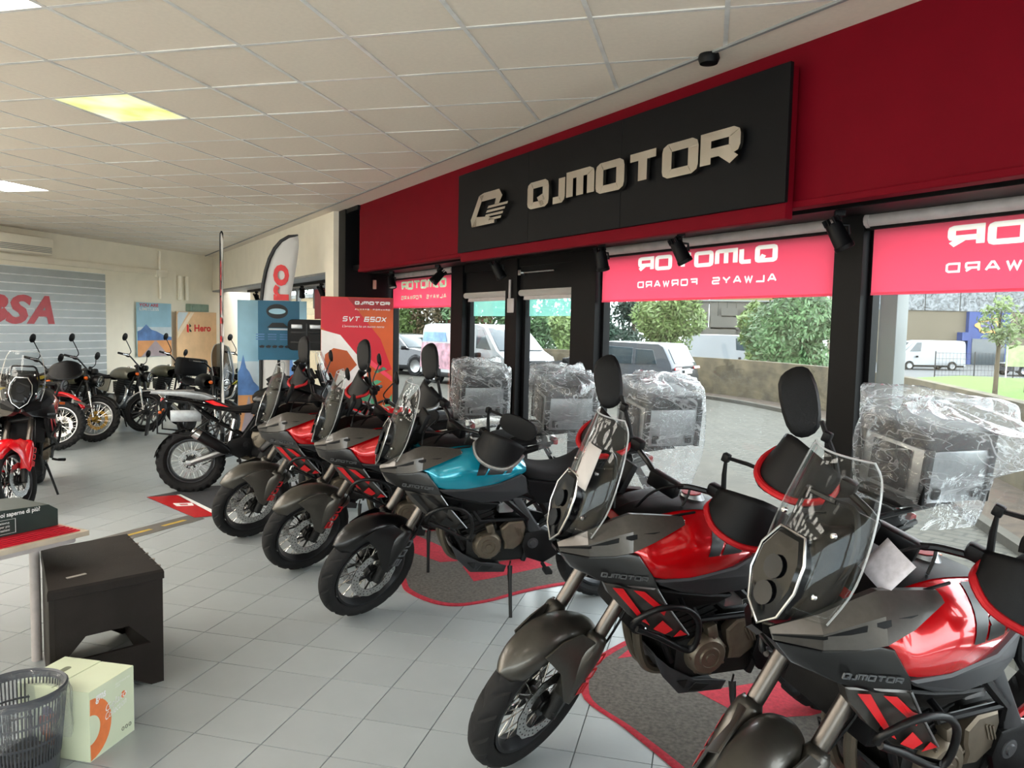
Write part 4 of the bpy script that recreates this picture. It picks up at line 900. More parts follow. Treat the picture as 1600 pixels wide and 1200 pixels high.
    for s in (1, -1):
        MB().tube([(.298, s * .30, 1.188), (.258, s * .435, 1.18)], .018, 10).xf(SB).build('grip', m_rubber, hb)
        mb = MB().box((.312, s * .255, 1.185), (.05, .055, .05), b=.01); mb.box((.33, s * .20, 1.20), (.05, .06, .05), b=.012); mb.xf(SB).build('switch_box', m_black, hb)
        MB().tube([(.345, s * .235, 1.185), (.375, s * .30, 1.175), (.345, s * .41, 1.165)], [.008, .007, .006], 6).xf(SB).build('lever', m_black, hb)
        rows = []
        for q, (x, y, zt, zb) in enumerate(((.395, .225, 1.225, 1.155), (.425, .28, 1.255, 1.12), (.43, .35, 1.275, 1.105), (.405, .42, 1.28, 1.10), (.35, .47, 1.255, 1.105), (.29, .485, 1.215, 1.135))):
            rows.append([(x - .055, s * y * .97, zt), (x - .022, s * y * .985, zt * .55 + zb * .45), (x + .008, s * y, zb + .02), (x + .02, s * y * 1.01, zb)])
        g = MB().tube(spline([Vector((.345, s * .235, 1.215)), Vector((.365, s * .222, 1.175))] + [Vector((r[3][0] + .004, r[3][1], r[3][2] + .004)) for r in rows] + [Vector((.25, s * .475, 1.17))], 3), .0125, 8).xf(SB).build('handguard', m_hg, hb)
        o = Surf(rows).mesh(12, 8).xf(SB).build('guard_shield', m_black, g, fixn=False); o.modifiers.new('thick', 'SOLIDIFY').thickness = .005
        mb = MB(); b0 = Vector((.325, s * .235, 1.20))
        if s > 0: pts = [b0, b0 + Vector((.0, -.025, .08)), b0 + Vector((.0, -.04, .15)), b0 + Vector((.0, .05, .17)), b0 + Vector((.0, .10, .176))]; hc, ha, hu = b0 + Vector((.0, .22, .175)), (-.35, 1, -.02), (-.1, 0, 1)
        else: pts = [b0, b0 + Vector((.0, -.04, .07)), b0 + Vector((-.015, -.09, .115)), b0 + Vector((-.03, -.13, .15))]; hc, ha, hu = b0 + Vector((-.04, -.22, .175)), (-.3, -.75, 1), (-.4, 1, .3)
        mb.tube(pts, [.011, .010, .009, .008, .007][:len(pts)], 8); mb.box(pts[2], (.03, .03, .035), b=.006)
        mi = mb.xf(SB).build('mirror_stem', m_black, hb); mb = mirror_head(MB(), hc, ha, hu); mb.xf(SB).build('mirror', m_black, mi)
    mb = MB()
    for pts in ([(.34, .18, 1.19), (.46, .12, 1.16), (.50, .05, 1.05), (.42, .08, .95)], [(.34, -.18, 1.19), (.47, -.12, 1.15), (.50, -.06, 1.02), (.43, -.08, .95)], [(.40, .10, 1.02), (.56, .15, .86), (.62, .13, .62), (.70, .10, .48)], [(.34, .12, 1.18), (.30, .1, 1.25), (.42, .02, 1.22), (.48, -.02, 1.10)]):
        mb.tube(spline(pts, 5), .0055, 5)
    B(mb.xf(ST), 'cable', m_frame)
    return root
def topcase(label, root_world, group='wrapped top cases'):
    """aluminium top case under clear film, standing on a rack"""
    t = thing('top_case', label, 'top case', (0, 0, 0), 0, group); b_ = MB().box((0, 0, .125), (.38, .40, .25), b=.018); body = b_.build('case_body', m_alu, t)
    mb = MB().box((0, 0, .295), (.40, .42, .095), b=.022); lid = mb.build('case_lid', m_black, t)
    mb = MB()
    for x in (-.185, .185):
        for y in (-.195, .195): mb.box((x, y, .13), (.035, .035, .26), b=.008)
    mb.build('corner_guard', m_black, body, kind='stuff'); mb = MB().box((.2, 0, .13), (.012, .22, .2), b=.004); mb.build('back_rest', m_black, body)
    mb = MB()
    for s in (-.12, .12): mb.box((-.2, s, .235), (.018, .04, .08), b=.005); mb.box((s, .205, .05), (.04, .02, .05), b=.005); mb.box((s, -.205, .05), (.04, .02, .05), b=.005)
    mb.build('latch', m_frame, body); MB().box((0, 0, -.008), (.3, .3, .016), b=.004).build('mount_plate', m_black, body)
    return t
def film(t, seed, name='plastic_film', lx=.285, ly=.30, z0=-.16, z1=.40, tail=None):
    rn = random.Random(seed); pk = [(rn.uniform(0, 6.28), rn.uniform(0, 1), rn.uniform(.5, 1.6)) for _ in range(26)]
    def f(u, v):
        a = 2 * pi * u; c, s = cos(a), sin(a); p = 5.0; k = (abs(c) ** p + abs(s) ** p) ** (-1 / p)
        if v < .68: h = z0 + (z1 - z0) * (v / .68); sc = 1 + .12 * sin(v * 4) * (1 - v) - .1 * (1 - v / .68) ** 3
        else: q = (v - .68) / .32; h = z1 + .028 * sin(q * pi / 2); sc = (1 - q) * .98 + .004
        dsp = 0
        for a0, v0, g in pk:
            da = (a - a0 + pi) % (2 * pi) - pi; e = math.exp(-((da * 3.2 + (v - v0) * g * 2) ** 2) * 9) * math.exp(-((v - v0) * 2.2) ** 2); dsp += e * (.034 if g > 1 else -.022)
        dsp += .008 * sin(a * 9 + v * 7 + seed) + .005 * sin(a * 17 - v * 11)
        x, y = lx * sc * k * c * (.78), ly * sc * k * s * .78
        x *= 1 + dsp * 2.2; y *= 1 + dsp * 2.2; h += dsp * (.9 if v > .6 else .2)
        if tail and v > .2:
            dd = max(0, c * tail[0] + s * tail[1]); q = dd ** 6 * tail[2] * max(0, 1 - abs(v - .62) * 3.2); x += tail[0] * q; y += tail[1] * q; h -= q * .08
        return Vector((x, y, h))
    mb = MB().grid(f, 96, 44, wrapu=True); return mb.build(name, m_wrap, t, angle=180, fixn=False)
# ---------------------------------------------------------------- the row of five adventure bikes
GB = 'adventure motorcycles parked along the glazing'
bike = make_adv(radians(31))
ADV = [('R1', .728, 2.918, -143.4, 8.7, 'nearest red motorcycle, at the lower right corner, with papers behind its clear windscreen', None),
       ('R2', .013, 3.543, -146.8, 7.9, 'red motorcycle with a grey paper sheet on its windscreen, second from the right', None),
       ('B3', -2.112, 5.504, -152.4, 9.5, 'red motorcycle with a silver fender immediately left of the teal one', None),
       ('B2', -2.973, 6.134, -152.5, 9.5, 'red silver fendered motorcycle nearest the red floor mat, second left of the teal one', None)]
teal_map = {'candy_red_paint': m_teal, 'fender_titanium_paint': m_gloss, 'handguard_frame_red': m_alu, 'red_decal': m_dk, 'rear_frame_red': m_frame, 'red_plastic': m_black}
def topc(i, x, y, h, lean, lb, tail):
    H = radians(h); L = radians(lean); R = Matrix.Rotation(H, 4, 'Z') @ Matrix.Rotation(-L, 4, 'X'); p = Vector((x, y, 0)) + (R @ Vector((-1.08, 0, 1.125)))
    t = topcase(lb, None); film(t, i, tail=tail, z0=-.34 if i == 3 else -.2 if i in (4, 5) else -.12); t.location = p; t.rotation_euler = (-L, 0, H); return t
for k, (nm, x, y, h, ln, lb, mm) in enumerate(ADV):
    z = .007 if nm in 'R1R2' else 0
    if k == 0:
        b = bike; b.location = (x, y, z); b.rotation_euler = (-radians(ln), 0, radians(h)); b['label'] = lb
    else: b = dup(bike, (x, y, z), radians(h), lb, GB, radians(ln))
b = dup(bike, (-1.319, 4.833, .004), radians(-149.1), 'motorcycle with a teal blue tank and black front fender, standing on the grey carpet', GB, radians(8.2), teal_map)
for o in b.children:
    if o.name.startswith('front_fender'):
        for c in o.children:
            if c.name.startswith('lettering'): c.data = c.data.copy(); c.data.materials[0] = m_ltext
for i, a in enumerate(((1, .728, 2.918, -143.4, 8.7, 'film wrapped top case on the nearest red motorcycle, beyond the right picture edge', None),
          (2, .013, 3.543, -146.8, 7.9, 'largest film wrapped top case, right of the black column, film trailing to the edge', (-.05, 1, .36)),
          (3, -1.319, 4.833, -149.1, 8.2, 'film wrapped top case behind the teal motorcycle, its film hanging far down', None),
          (4, -2.112, 5.504, -152.4, 9.5, 'film wrapped top case before the right glass door, its film drooping aside', (.1, 1, .2)),
          (5, -2.973, 6.134, -152.5, 9.5, 'smallest film wrapped top case, in front of the left glass door', None))): topc(*a)
# ---------------------------------------------------------------- the other motorcycles
def tank_surf(st): return Surf([[(x, y, z) for y, z in pr] for x, pr in st])
def roadster(label, loc, rz, tank='olive', group=None, steer=28, wheels='spoke', knobby=True, fenderhi=False, fm=None, tm=None, gold=False, lean=6, chrome_fender=False, mirrors=(1, -1), seatm=None, light=True, tailcase=False, screen=False):
    root = thing('motorcycle', label, 'motorcycle', loc, radians(rz), group, radians(lean)); B = lambda mb, n, m, p=root, **k: mb.build(n, m, p, **k)
    ax = Vector((-sin(radians(26)), 0, cos(radians(26)))); pv = Vector((.40, 0, .98)); ST = Matrix.Translation(pv) @ Matrix.Rotation(radians(steer), 4, ax) @ Matrix.Translation(-pv)
    AX = Vector((.74, 0, .34)); RX = Vector((-.70, 0, .33)); d = Vector((.43 - .74, 0, 1.0 - .34)).normalized()
    sty = 'knob' if knobby else 'road'; sp = wheels == 'spoke'
    gm = mat('gold_hub', '9a7a34', .35, .8, ns=12) if gold else None
    wheel(root, 'front_wheel', ST @ Matrix.Translation(AX), .34, .115, .25, sty, sp, .15, .062, False, m_frame if not sp else None, hubm=gm, discm=gm)
    wheel(root, 'rear_wheel', Matrix.Translation(RX), .33, .14, .235, sty, sp, .12, -.08, False, m_frame if not sp else None)
    for s in (1, -1):
        y = Vector((0, s * .1, 0)); f = B(MB().tube([AX + d * .42 + y, AX + d * .80 + y], .026, 12).xf(ST), 'fork_tube', m_frame); MB().tube([AX + y * .9, AX + d * .44 + y], .019, 10).xf(ST).build('stanchion', m_steel, f)
    mb = MB()
    for q in (.78, .58): mb.box(AX + d * q, (.07, .26, .035), (radians(-26), 'Y'), b=.01)
    B(mb.xf(ST), 'fork_yoke', m_frame)
    rows = []
    for ang, w2 in (((170, .05), (150, .066), (120, .07), (90, .07), (60, .066), (35, .045)) if not fenderhi else ((150, .05), (128, .075), (105, .085), (85, .08), (66, .065), (50, .03))):
        a = radians(ang); r0 = .362 if not fenderhi else .46 + .0016 * (ang - 90); rows.append([(AX.x + (r0 + q) * cos(a), yy * w2, AX.z + (r0 + q) * sin(a)) for yy, q in ((-1, -.03), (-.75, 0), (0, .016), (.75, 0), (1, -.03))])
    fe = B(Surf(rows).mesh(16, 10).xf(ST), 'front_fender', fm or m_frame, fixn=False); fe.modifiers.new('thick', 'SOLIDIFY').thickness = .004
    if fenderhi:
        mb = MB()
        for s in (1, -1): mb.panel([(.86, s * .086, .72), (1.0, s * .072, .70), (1.10, s * .05, .655), (1.0, s * .078, .665), (.88, s * .09, .68)], (0, s, 0), .006, .003)
        mb.xf(ST).build('fender_stripe', m_silver, fe)
    st = [(.34, [(0, .97), (.07, .968), (.12, .95), (.145, .91), (.13, .86), (.08, .85)]), (.26, [(0, 1.03), (.09, 1.025), (.15, .99), (.175, .93), (.155, .85), (.09, .83)]), (.05, [(0, 1.04), (.09, 1.03), (.15, .99), (.172, .93), (.155, .85), (.09, .83)]), (-.12, [(0, .99), (.06, .985), (.11, .955), (.13, .91), (.115, .86), (.07, .85)]), (-.2, [(0, .93), (.04, .928), (.07, .91), (.085, .89), (.075, .87), (.04, .865)])]
    mb = tank_surf(st).mesh(16, 12); mb.mirror(); tk = B(mb, 'fuel_tank', tm, angle=60); MB().lathe([(0, .03), (.03, .028), (.036, .0), (0, 0)], (.17, 0, 1.03), n=14).build('tank_cap', m_steel, tk)
    rows = [[(x, 0, zt), (x, w_ * .7, zt - .01), (x, w_, zt - .04), (x, w_ * .95, zb), (x, w_ * .4, zb)] for x, zt, w_, zb in ((-.15, .92, .09, .86), (-.3, .89, .13, .82), (-.5, .90, .14, .83), (-.75, .93, .12, .86), (-.9, .91, .07, .87))]
    mb = Surf(rows).mesh(14, 8); mb.mirror(); B(mb, 'seat', seatm or m_seat, angle=60)
    mb = MB().box((.0, 0, .46), (.42, .28, .24), b=.05); mb.box((.10, 0, .70), (.17, .19, .28), (.12, 'Y'), b=.02)
    for k in range(7): mb.box((.10 + .005 * k, 0, .60 + .035 * k), (.21, .23, .009), (.12, 'Y'))
    en = B(mb, 'engine', m_engine)
    for s in (1, -1): MB().lathe([(0, .05), (.05, .05), (.09, .035), (.105, 0), (0, 0)], (.05, s * .14, .47), (0, s, 0), 22).build('engine_cover', m_alu, en)
    mb = MB()
    for s in (1, -1):
        mb.tube([(.38, s * .03, .98), (.05, s * .08, .86), (-.5, s * .13, .83), (-.85, s * .1, .87)], .015, 8); mb.tube([(.38, s * .03, .9), (.28, s * .1, .5), (.1, s * .12, .32), (-.2, s * .12, .36), (-.2, s * .13, .8)], .015, 8); mb.tube([(-.2, s * .12, .42), (RX.x, s * .11, RX.z)], .02, 8); mb.tube([(-.52, s * .15, .80), (-.66, s * .14, .4)], .026, 8)
    B(mb, 'frame', m_frame); mb = MB(); mb.tube(spline([(.18, -.06, .74), (.33, -.1, .66), (.30, -.14, .42), (.0, -.16, .34), (-.3, -.17, .35)], 5), .021, 8); mb.tube([(-.3, -.17, .35), (-.85, -.19, .46)], [.035, .042], 12); B(mb, 'exhaust', m_steel)
    for s in (1, -1): B(MB().panel([(-.08, s * .14, .82), (-.4, s * .15, .8), (-.34, s * .15, .62), (-.1, s * .15, .6)], (0, s, 0), .02, .01), 'side_panel', tm)
    rows = [[(RX.x + .37 * cos(radians(a)), yy * .075, RX.z + .37 * sin(radians(a)) + (.18 if a < 125 else .18 - (a - 125) * .0035)) for yy in (-1, -.6, 0, .6, 1)] for a in (80, 105, 130, 155)]
    B(Surf(rows).mesh(10, 6), 'rear_fender', fm if chrome_fender else m_frame, fixn=False).modifiers.new('thick', 'SOLIDIFY').thickness = .004
    B(MB().box((-.98, 0, .84), (.04, .1, .07), b=.015), 'tail_light', m_redlens)
    if light:
        h = B(MB().lathe([(0, -.10), (.05, -.095), (.085, -.05), (.092, .02), (.086, .03)], (.60, 0, .92), (1, 0, -.06), 24).xf(ST), 'headlight', m_frame)
        MB().lathe([(.0, .045), (.04, .042), (.086, .03), (0, .028)], (.60, 0, .92), (1, 0, -.06), 24).xf(ST).build('headlight_glass', m_alu if light == 2 else m_steel, h); mb = MB(); mb.tube([(.652 + .0, .07 * cos(a), .92 + .07 * sin(a)) for a in [k * pi / 10 for k in range(20)]], .006, 6, closed=True); mb.box((.655, 0, .92), (.008, .1, .012), (.6, 'X')); mb.xf(ST).build('light_ring', m_lens, h)
    mb = MB().lathe([(0, .03), (.05, .03), (.055, 0), (.04, -.04), (0, -.05)], (.50, 0, 1.06), (-.4, 0, 1), 18); B(mb.xf(ST), 'gauge', m_black)
    hb = B(MB().tube(spline([(.22, -.41, 1.14), (.30, -.24, 1.17), (.40, -.08, 1.08), (.40, .08, 1.08), (.30, .24, 1.17), (.22, .41, 1.14)], 5), .012, 8).xf(ST), 'handlebar', m_frame)
    for s in (1, -1):
        MB().tube([(.275, s * .29, 1.162), (.22, s * .415, 1.14)], .018, 10).xf(ST).build('grip', m_rubber, hb); MB().box((.29, s * .25, 1.165), (.05, .06, .05), b=.01).xf(ST).build('switch_box', m_black, hb); MB().tube([(.32, s * .24, 1.165), (.35, s * .33, 1.15), (.31, s * .42, 1.13)], .007, 6).xf(ST).build('lever', m_steel, hb)
        if s in mirrors:
            ms = MB().tube(spline([(.30, s * .25, 1.18), (.33, s * .27, 1.24), (.26, s * .36, 1.37), (.24, s * .39, 1.40)], 4), .007, 6).xf(ST).build('mirror_stem', m_frame, hb); MB().lathe([(0, -.025), (.04, -.022), (.062, -.008), (.064, .004), (.056, .008), (0, .008)], (.24, s * .41, 1.425), (-1, 0, .1), 20).xf(ST).build('mirror', m_black, ms)
        MB().lathe([(0, -.03), (.02, -.025), (.028, 0), (.024, .015), (0, .02)], (.50, s * .17, .90), (1, 0, 0), 12).xf(ST).build('turn_signal', m_orange, hb)
    mb = MB(); mb.tube([(-.05, .13, .32), (-.03, .19, .2), (-.0, .27, -.02)], .011, 8); B(mb, 'side_stand', m_frame); mb = MB()
    for s in (1, -1): mb.tube([(-.06, s * .12, .38), (-.06, s * .27, .37)], .012, 8)
    B(mb, 'footpeg', m_rubber)
    if tailcase: B(MB().box((-.72, 0, 1.1), (.36, .42, .28), b=.05), 'pannier', m_black)
    if screen:
        rows = [[(x - sw * yy * yy, yy * w_, z) for yy in (-1, -.6, -.2, .2, .6, 1)] for x, z, w_, sw in ((.62, 1.0, .20, .08), (.58, 1.15, .235, .1), (.50, 1.32, .22, .1), (.43, 1.45, .17, .07), (.40, 1.5, .1, .03))]
        S = Surf(rows); sc = B(S.mesh(12, 12).xf(ST), 'windscreen', m_smoke, fixn=False); ed = [S.at(u / 12, 0) for u in range(13)] + [S.at(1, v / 10) for v in range(1, 11)] + [S.at(1 - u / 12, 1) for u in range(1, 13)]; MB().tube(ed, .005, 6).xf(ST).build('screen_edge', m_edge, sc)
    return root
m_olive = mat('olive_tank', '5d5c4a', .35, .3, ns=8, coat=.5); m_yel = mat('mustard_tank', 'a08a1c', .3, .2, ns=8, coat=.5); m_gtank = mat('grey_green_tank', '77766a', .35, .3, ns=8, coat=.4)
m_redg = mat('gloss_red', 'd4101c', .2, ns=8, coat=.8); m_cream = mat('cream_plastic', 'dcd8cc', .35, ns=8); m_lime = mat('lime_yellow', 'd3cf3a', .4, ns=8)
roadster('classic motorcycle with only a round mirror and handlebar showing behind the black and red bike', (-9.6, 7.75, 0), -8, lean=11, tm=m_gtank, knobby=True)
roadster('scrambler with a mustard yellow tank and a high black and red front fender', (-9.47, 8.8, 0), -8, lean=11, tm=m_yel, fenderhi=True, fm=m_redg, light=2)
roadster('classic motorcycle with a dark olive tank and a gold front hub, beside the slatted panel', (-9.57, 9.6, 0), -10, lean=11, tm=m_olive, gold=True)
roadster('classic motorcycle with a grey green tank and cast wheels under the mountain poster', (-9.6, 10.75, 0), -14, lean=11, tm=m_gtank, wheels='cast', knobby=False, chrome_fender=True, fm=m_steel)
roadster('dark motorcycle mostly hidden, its round mirror in front of the Hero board', (-9.5, 11.6, 0), -14, lean=11, tm=m_olive, wheels='cast', knobby=False)
roadster('dark touring motorcycle with a smoked windscreen and a black case, behind the knobby tyred bike', (-7.45, 10.1, 0), -35, tm=m_frame, knobby=False, wheels='cast', screen=True, tailcase=True, mirrors=())
roadster('cream motorcycle with a lime yellow front fender behind the tall flag', (-8.85, 12.9, 0), -30, tm=m_cream, knobby=True, fenderhi=True, fm=m_lime)
roadster('red motorcycle with a red tank deep in the row, before the tall printed banner', (-3.56, 7.52, 0), -150, tm=m_redg, knobby=False, wheels='cast', steer=10)
roadster('red and white motorcycle with round bar mirrors between the silver fendered bikes and the glass', (-2.85, 7.15, 0), -152, tm=m_redg, knobby=False, wheels='cast', steer=8, seatm=m_cream)
# black adventure bike seen from behind, and the one facing us at the left edge: same family of machine with their own parts
bike2 = make_adv(radians(-24)); [bpy.data.objects.remove(o) for o in [o for o in bike2.children_recursive if o.name.split('.')[0] == 'mirror'] ]; [bpy.data.objects.remove(o) for o in [o for o in bike2.children_recursive if o.name.split('.')[0] == 'mirror_stem']]; bike2['label'] = 'black and red motorcycle facing the viewer at the left edge behind the desk'; del bike2['group']
def rear_adv(label, loc, rz, lean):
    mm = {'candy_red_paint': m_gloss, 'titanium_paint': m_black, 'fender_titanium_paint': m_black, 'handguard_frame_red': m_frame, 'red_decal': m_decal, 'rear_frame_red': m_frame, 'grey_paint': m_black}
    r = dup(bike2, loc, radians(rz), label, None, radians(lean), mm, skip=('rear_wheel', 'seat', 'luggage_rack', 'tail_panel', 'muffler', 'front_wheel'))
    B = lambda mb, n, m, p=r, **k: mb.build(n, m, p, **k)
    RX = Vector((-.745, 0, .335)); w_ = wheel(r, 'rear_wheel', Matrix.Translation(RX), .34, .16, .228, 'knob', True, .12, -.085, False, m_rim)
    wheel(r, 'front_wheel', Matrix.Translation((.85, 0, .345)), .345, .12, .26, 'knob', True, .15, .066, rimm=m_rim)
    rows = [[(x, 0, zt), (x, w2 * .6, zt - .004), (x, w2, zt - .035), (x, w2 * .97, zb), (x, w2 * .4, zb)] for x, zt, w2, zb in ((-.02, 1.0, .08, .94), (-.15, .93, .13, .86), (-.35, .92, .15, .86), (-.48, .98, .14, .90), (-.62, 1.05, .13, .97), (-.72, 1.05, .10, 1.0))]
    mb = Surf(rows).mesh(16, 8); mb.mirror(); B(mb, 'seat', m_seat, angle=60); mb = MB()
    for s in (1, -1):
        mb.panel([(-.48, s * .145, 1.0), (-.60, s * .15, 1.055), (-.8, s * .13, 1.09), (-1.12, s * .08, 1.09), (-1.14, s * .07, 1.06), (-.85, s * .12, 1.03), (-.62, s * .15, .985)], (0, s, 0), .02, .008)
    mb.box((-.92, 0, 1.085), (.42, .16, .02), b=.008); B(mb, 'grab_rail', m_alu)
    for s in (1, -1): B(MB().panel([(-.35, s * .165, .91), (-.52, s * .16, .985), (-.6, s * .155, .98), (-.5, s * .165, .93)], (0, s, 0), .015, .005), 'tail_flash', m_redg)
    mb = MB().lathe([(0, 0), (.03, 0), (.05, .05), (.06, .14), (.06, .34), (.052, .42), (.034, .43), (.034, .40), (0, .40)], (-.36, -.19, .43), (-.78, -.08, .52), 16); mu = B(mb, 'muffler', m_frame); MB().lathe([(.06, 0), (.055, .07), (.04, .085), (.03, .06)], (-.65, -.222, .622), (-.78, -.08, .52), 16).build('muffler_tip', m_steel, mu)
    mb = MB().tube([(-1.05, -.28, .98), (-1.05, -.28, .66), (-.75, -.28, .62), (-.55, -.28, .78), (-.75, -.28, .98)], .011, 8, closed=True); mb.tube([(-1.05, .28, .98), (-1.05, .28, .66), (-.75, .28, .62), (-.55, .28, .78), (-.75, .28, .98)], .011, 8, closed=True); mb.tube([(-1.05, -.28, .85), (-1.05, .28, .85)], .011, 8); B(mb, 'pannier_rack', m_frame)
    B(MB().box((-.78, -.23, .83), (.3, .02, .12), b=.005), 'rack_plate', m_alu)
    B(MB().tube([(-.30, -.12, .78), (-.36, -.14, .5)], .03, 10), 'rear_shock', m_steel); B(MB().loft([[Vector((x, y * w2, z)) for y in (-1, -.6, .6, 1)] + [Vector((x + .02, y * w2, z)) for y in (1, .6, -.6, -1)] for x, z, w2 in ((-.98, 1.02, .09), (-1.10, .92, .10), (-1.17, .78, .11), (-1.19, .62, .10))]), 'rear_mudguard', m_black)
    return r
rear_adv('black motorcycle seen from its right rear, knobby rear tyre on the red cornered mat', (-4.72, 7.5, 0), 34, 3)
mm2 = {'titanium_paint': m_black, 'fender_titanium_paint': m_redg, 'handguard_frame_red': m_frame, 'grey_paint': m_black, 'candy_red_paint': m_redg, 'red_plastic': m_frame}
for o in [bike2] + list(bike2.children_recursive):
    if o.type == 'MESH':
        for i, m in enumerate(o.data.materials):
            if m and m.name in mm2: o.data.materials[i] = mm2[m.name]
bike2.location = (-6.68, 6.29, 0); bike2.rotation_euler = (-radians(3), 0, radians(-50))
# ---------------------------------------------------------------- flags, banners, cases on stands
def feather(label, base, h, dirv, txt, wmax=.62, bend=.5):
    t = thing('feather_flag', label, 'flag', base); dx, dy = dirv; n = 22
    P = []
    for k in range(n + 1):
        q = k / n; P.append(Vector((dx * bend * max(0, (q - .62) / .38) ** 2.2, dy * bend * max(0, (q - .62) / .38) ** 2.2, h * (q if q < .62 else .62 + .38 * sin((q - .62) / .38 * pi / 2)))))
    MB().tube(P, [.024] * n + [.012], 8).build('pole', m_ktxt, t)
    mb = MB(); rows = []
    for k in range(4, n + 1):
        p = P[k]; wv = min(wmax, .28 + .5 * k / n) * (1 if k < n * .75 else max(.02, 1 - ((k / n - .75) / .25) ** 2)); rows.append([p + Vector((dx, dy, 0)) * (wv * j / 4) + Vector((-dy, dx, 0)) * (.012 * sin(k * .8 + j)) + Vector((0, 0, -.02 * j)) for j in range(5)])
    mb.loft(rows, ringclosed=False, cap=False); mb.build('flag_cloth', m_flag, t, fixn=False).modifiers.new('thick', 'SOLIDIFY').thickness = .003
    for sgn in (1, -1):
        nv = Vector((dy, -dx, 0)) * sgn; e = Vector((0, 0, 1)); up_ = Vector((-dx, -dy, 0)) * 1.
        o = Vector((dx, dy, 0)) * (wmax * .95) + Vector((0, 0, h * .505)) + nv * .018
        if sgn < 0: continue
        text_mb(txt, .40, o, e, up_, nv, .0, width=h * .36, bold=.03).build('lettering', m_rtxt, t, smooth=False)
    mb = MB().box((0, 0, .012), (.4, .4, .024), b=.006); mb.cyl((0, 0, .02), (0, 0, .3), .03, n=10); mb.build('base_plate', m_black, t); return t
m_flag = sheet_mat('white_flag_cloth', 'e6e5e3', .3)
feather('tall white feather flag seen edge on with a black pole, beside the dark windscreen', (-6.43, 9.2, 0), 3.03, (.62, -.78), 'Hero', .3, .12)
feather('white feather flag with a curved black edge and red letters, behind the deep blue board', (-5.6, 8.84, 0), 2.95, (.95, .2), 'Hero', .39, .5)
t = board('hanging_board', 'deep blue board with a printed helmet and pale text lines behind the row', 'board', (-5.14, 8.51, 1.37), .49, .73, radians(-57), m_teald)
flat(t, [(.16 * cos(a) * .8 - .02, .60 + .09 * sin(a)) for a in [k * pi / 12 for k in range(24)]], m_ktxt); flat(t, [(.10 * cos(a) - .02, .60 + .035 * sin(a)) for a in [k * pi / 12 for k in range(24)]], m_sky, k=1); flat(t, [(-.08, .46), (.05, .46), (.12, .40), (-.14, .40)], m_ktxt); flat(t, [(-.12, .37), (.12, .37), (.12, .39), (-.12, .39)], m_haze)
for k, z in enumerate((.31, .28, .25)):
    for j in range(4): flat(t, [(-.27 + .14 * j, z), (-.27 + .14 * j + .10, z), (-.27 + .14 * j + .10, z + .012), (-.27 + .14 * j, z + .012)], m_mtn)
for j in range(6): flat(t, [(-.22 + .075 * j, .15), (-.18 + .075 * j, .15), (-.165 + .075 * j, .175), (-.2 + .075 * j, .185), (-.235 + .075 * j, .17)], m_ktxt)
mb = MB(); mb.cyl((-.03, 0, -1.36), (-.03, 0, .7), .018, n=8); mb.box((-.03, 0, -1.35), (.4, .5, .03), b=.006); mb.build('stand', m_black, t)
for k, (x, y) in enumerate(((-6.95, 10.62), (-6.62, 10.75), (-6.28, 10.9))):
    limitless('pull_up_banner', ('narrow pull up banner with pale blue sky left of the others by the shop window', 'narrow pull up banner with pale blue sky, middle of the three by the shop window', 'narrow pull up banner with pale blue sky right of the others by the shop window')[k], (x, y, .05), .32, 2.12, radians(-48 - 6 * k), False)
# printed stand-up banner
t = board('pull_up_banner', 'red and orange pull up banner with a white emblem beside the dark pier', 'banner', (-4.13, 8.60, .04), .86, 2.12, radians(-66), mat('banner_orange', 'c9551b', .45, ns=2, var=.15))
m_b1 = mat('banner_red', 'c9142c', .45, ns=2, var=.08); m_b2 = mat('banner_dark_red', '9c0f1c', .45, ns=3); m_b3 = mat('banner_green', '4f9a74', .45, ns=5, var=.35); m_b4 = mat('banner_white', 'ece7e4', .45, ns=3); m_b5 = mat('banner_pink', 'e8425a', .45, ns=3)
a = .426
flat(t, [(-a, 2.115), (-.12, 2.115), (.28, 1.62), (.42, 1.25), (.3, 1.2), (-a, 1.75)], m_b1); flat(t, [(-.12, 2.115), (a, 2.115), (a, 1.98), (.1, 1.98), (-.02, 1.99)], m_b2)
flat(t, [(-a, 1.72), (-.2, 1.66), (.12, 1.28), (.12, 1.02), (-.05, .86), (-.35, .8), (-a, .8)], m_b4, k=1); flat(t, [(-.38, 1.42), (-.28, 1.5), (-.12, 1.47), (.0, 1.3), (-.1, 1.2), (-.2, 1.24), (-.3, .95), (-a + .01, 1.0)], mat('banner_rust', 'b4511f', .45, ns=3), k=2)
flat(t, [(.0, 1.5), (.42, 1.16), (.42, 1.1), (.05, 1.38)], m_b5, k=1); flat(t, [(-.1, .92), (.12, .98), (.3, .75), (a, .95), (a, .3), (-.3, .3)], m_b3, k=1); flat(t, [(.12, 1.06), (.24, 1.12), (.30, 1.10), (.2, 1.04)], m_b3, k=1); flat(t, [(.2, 1.22), (.32, 1.28), (.36, 1.25), (.24, 1.2)], m_b3, k=1); flat(t, [(-.34, .75), (-.1, 1.0), (.0, .75), (-.2, .45)], m_b4, k=2); flat(t, [(-a, .0), (a, .0), (a, .3), (-a, .3)], m_b2)
def tt(txt, h, wd, st_, gp, w_, x, z, m=m_white, sh=0.):
    L, wt = techno(txt, h, wd, st_, gp, sh, SW); k = w_ / wt; mb = MB()
    for ch, q in L: quads3(mb, [[(p_ * k, zz) for p_, zz in p] for p in q], (.0135, x, z), (0, 1, 0), UP, (1, 0, 0), .0004)
    mb.build('lettering', m, t, smooth=False)
tt('QJMOTOR', .042, .06, .014, .006, .42, -.03, 2.03); tt('ALWAYS  FORWARD', .018, .04, .005, .012, .42, -.03, 1.965); tt('SVT 650X', .062, .07, .013, .012, .52, -.18, 1.825, sh=.3)
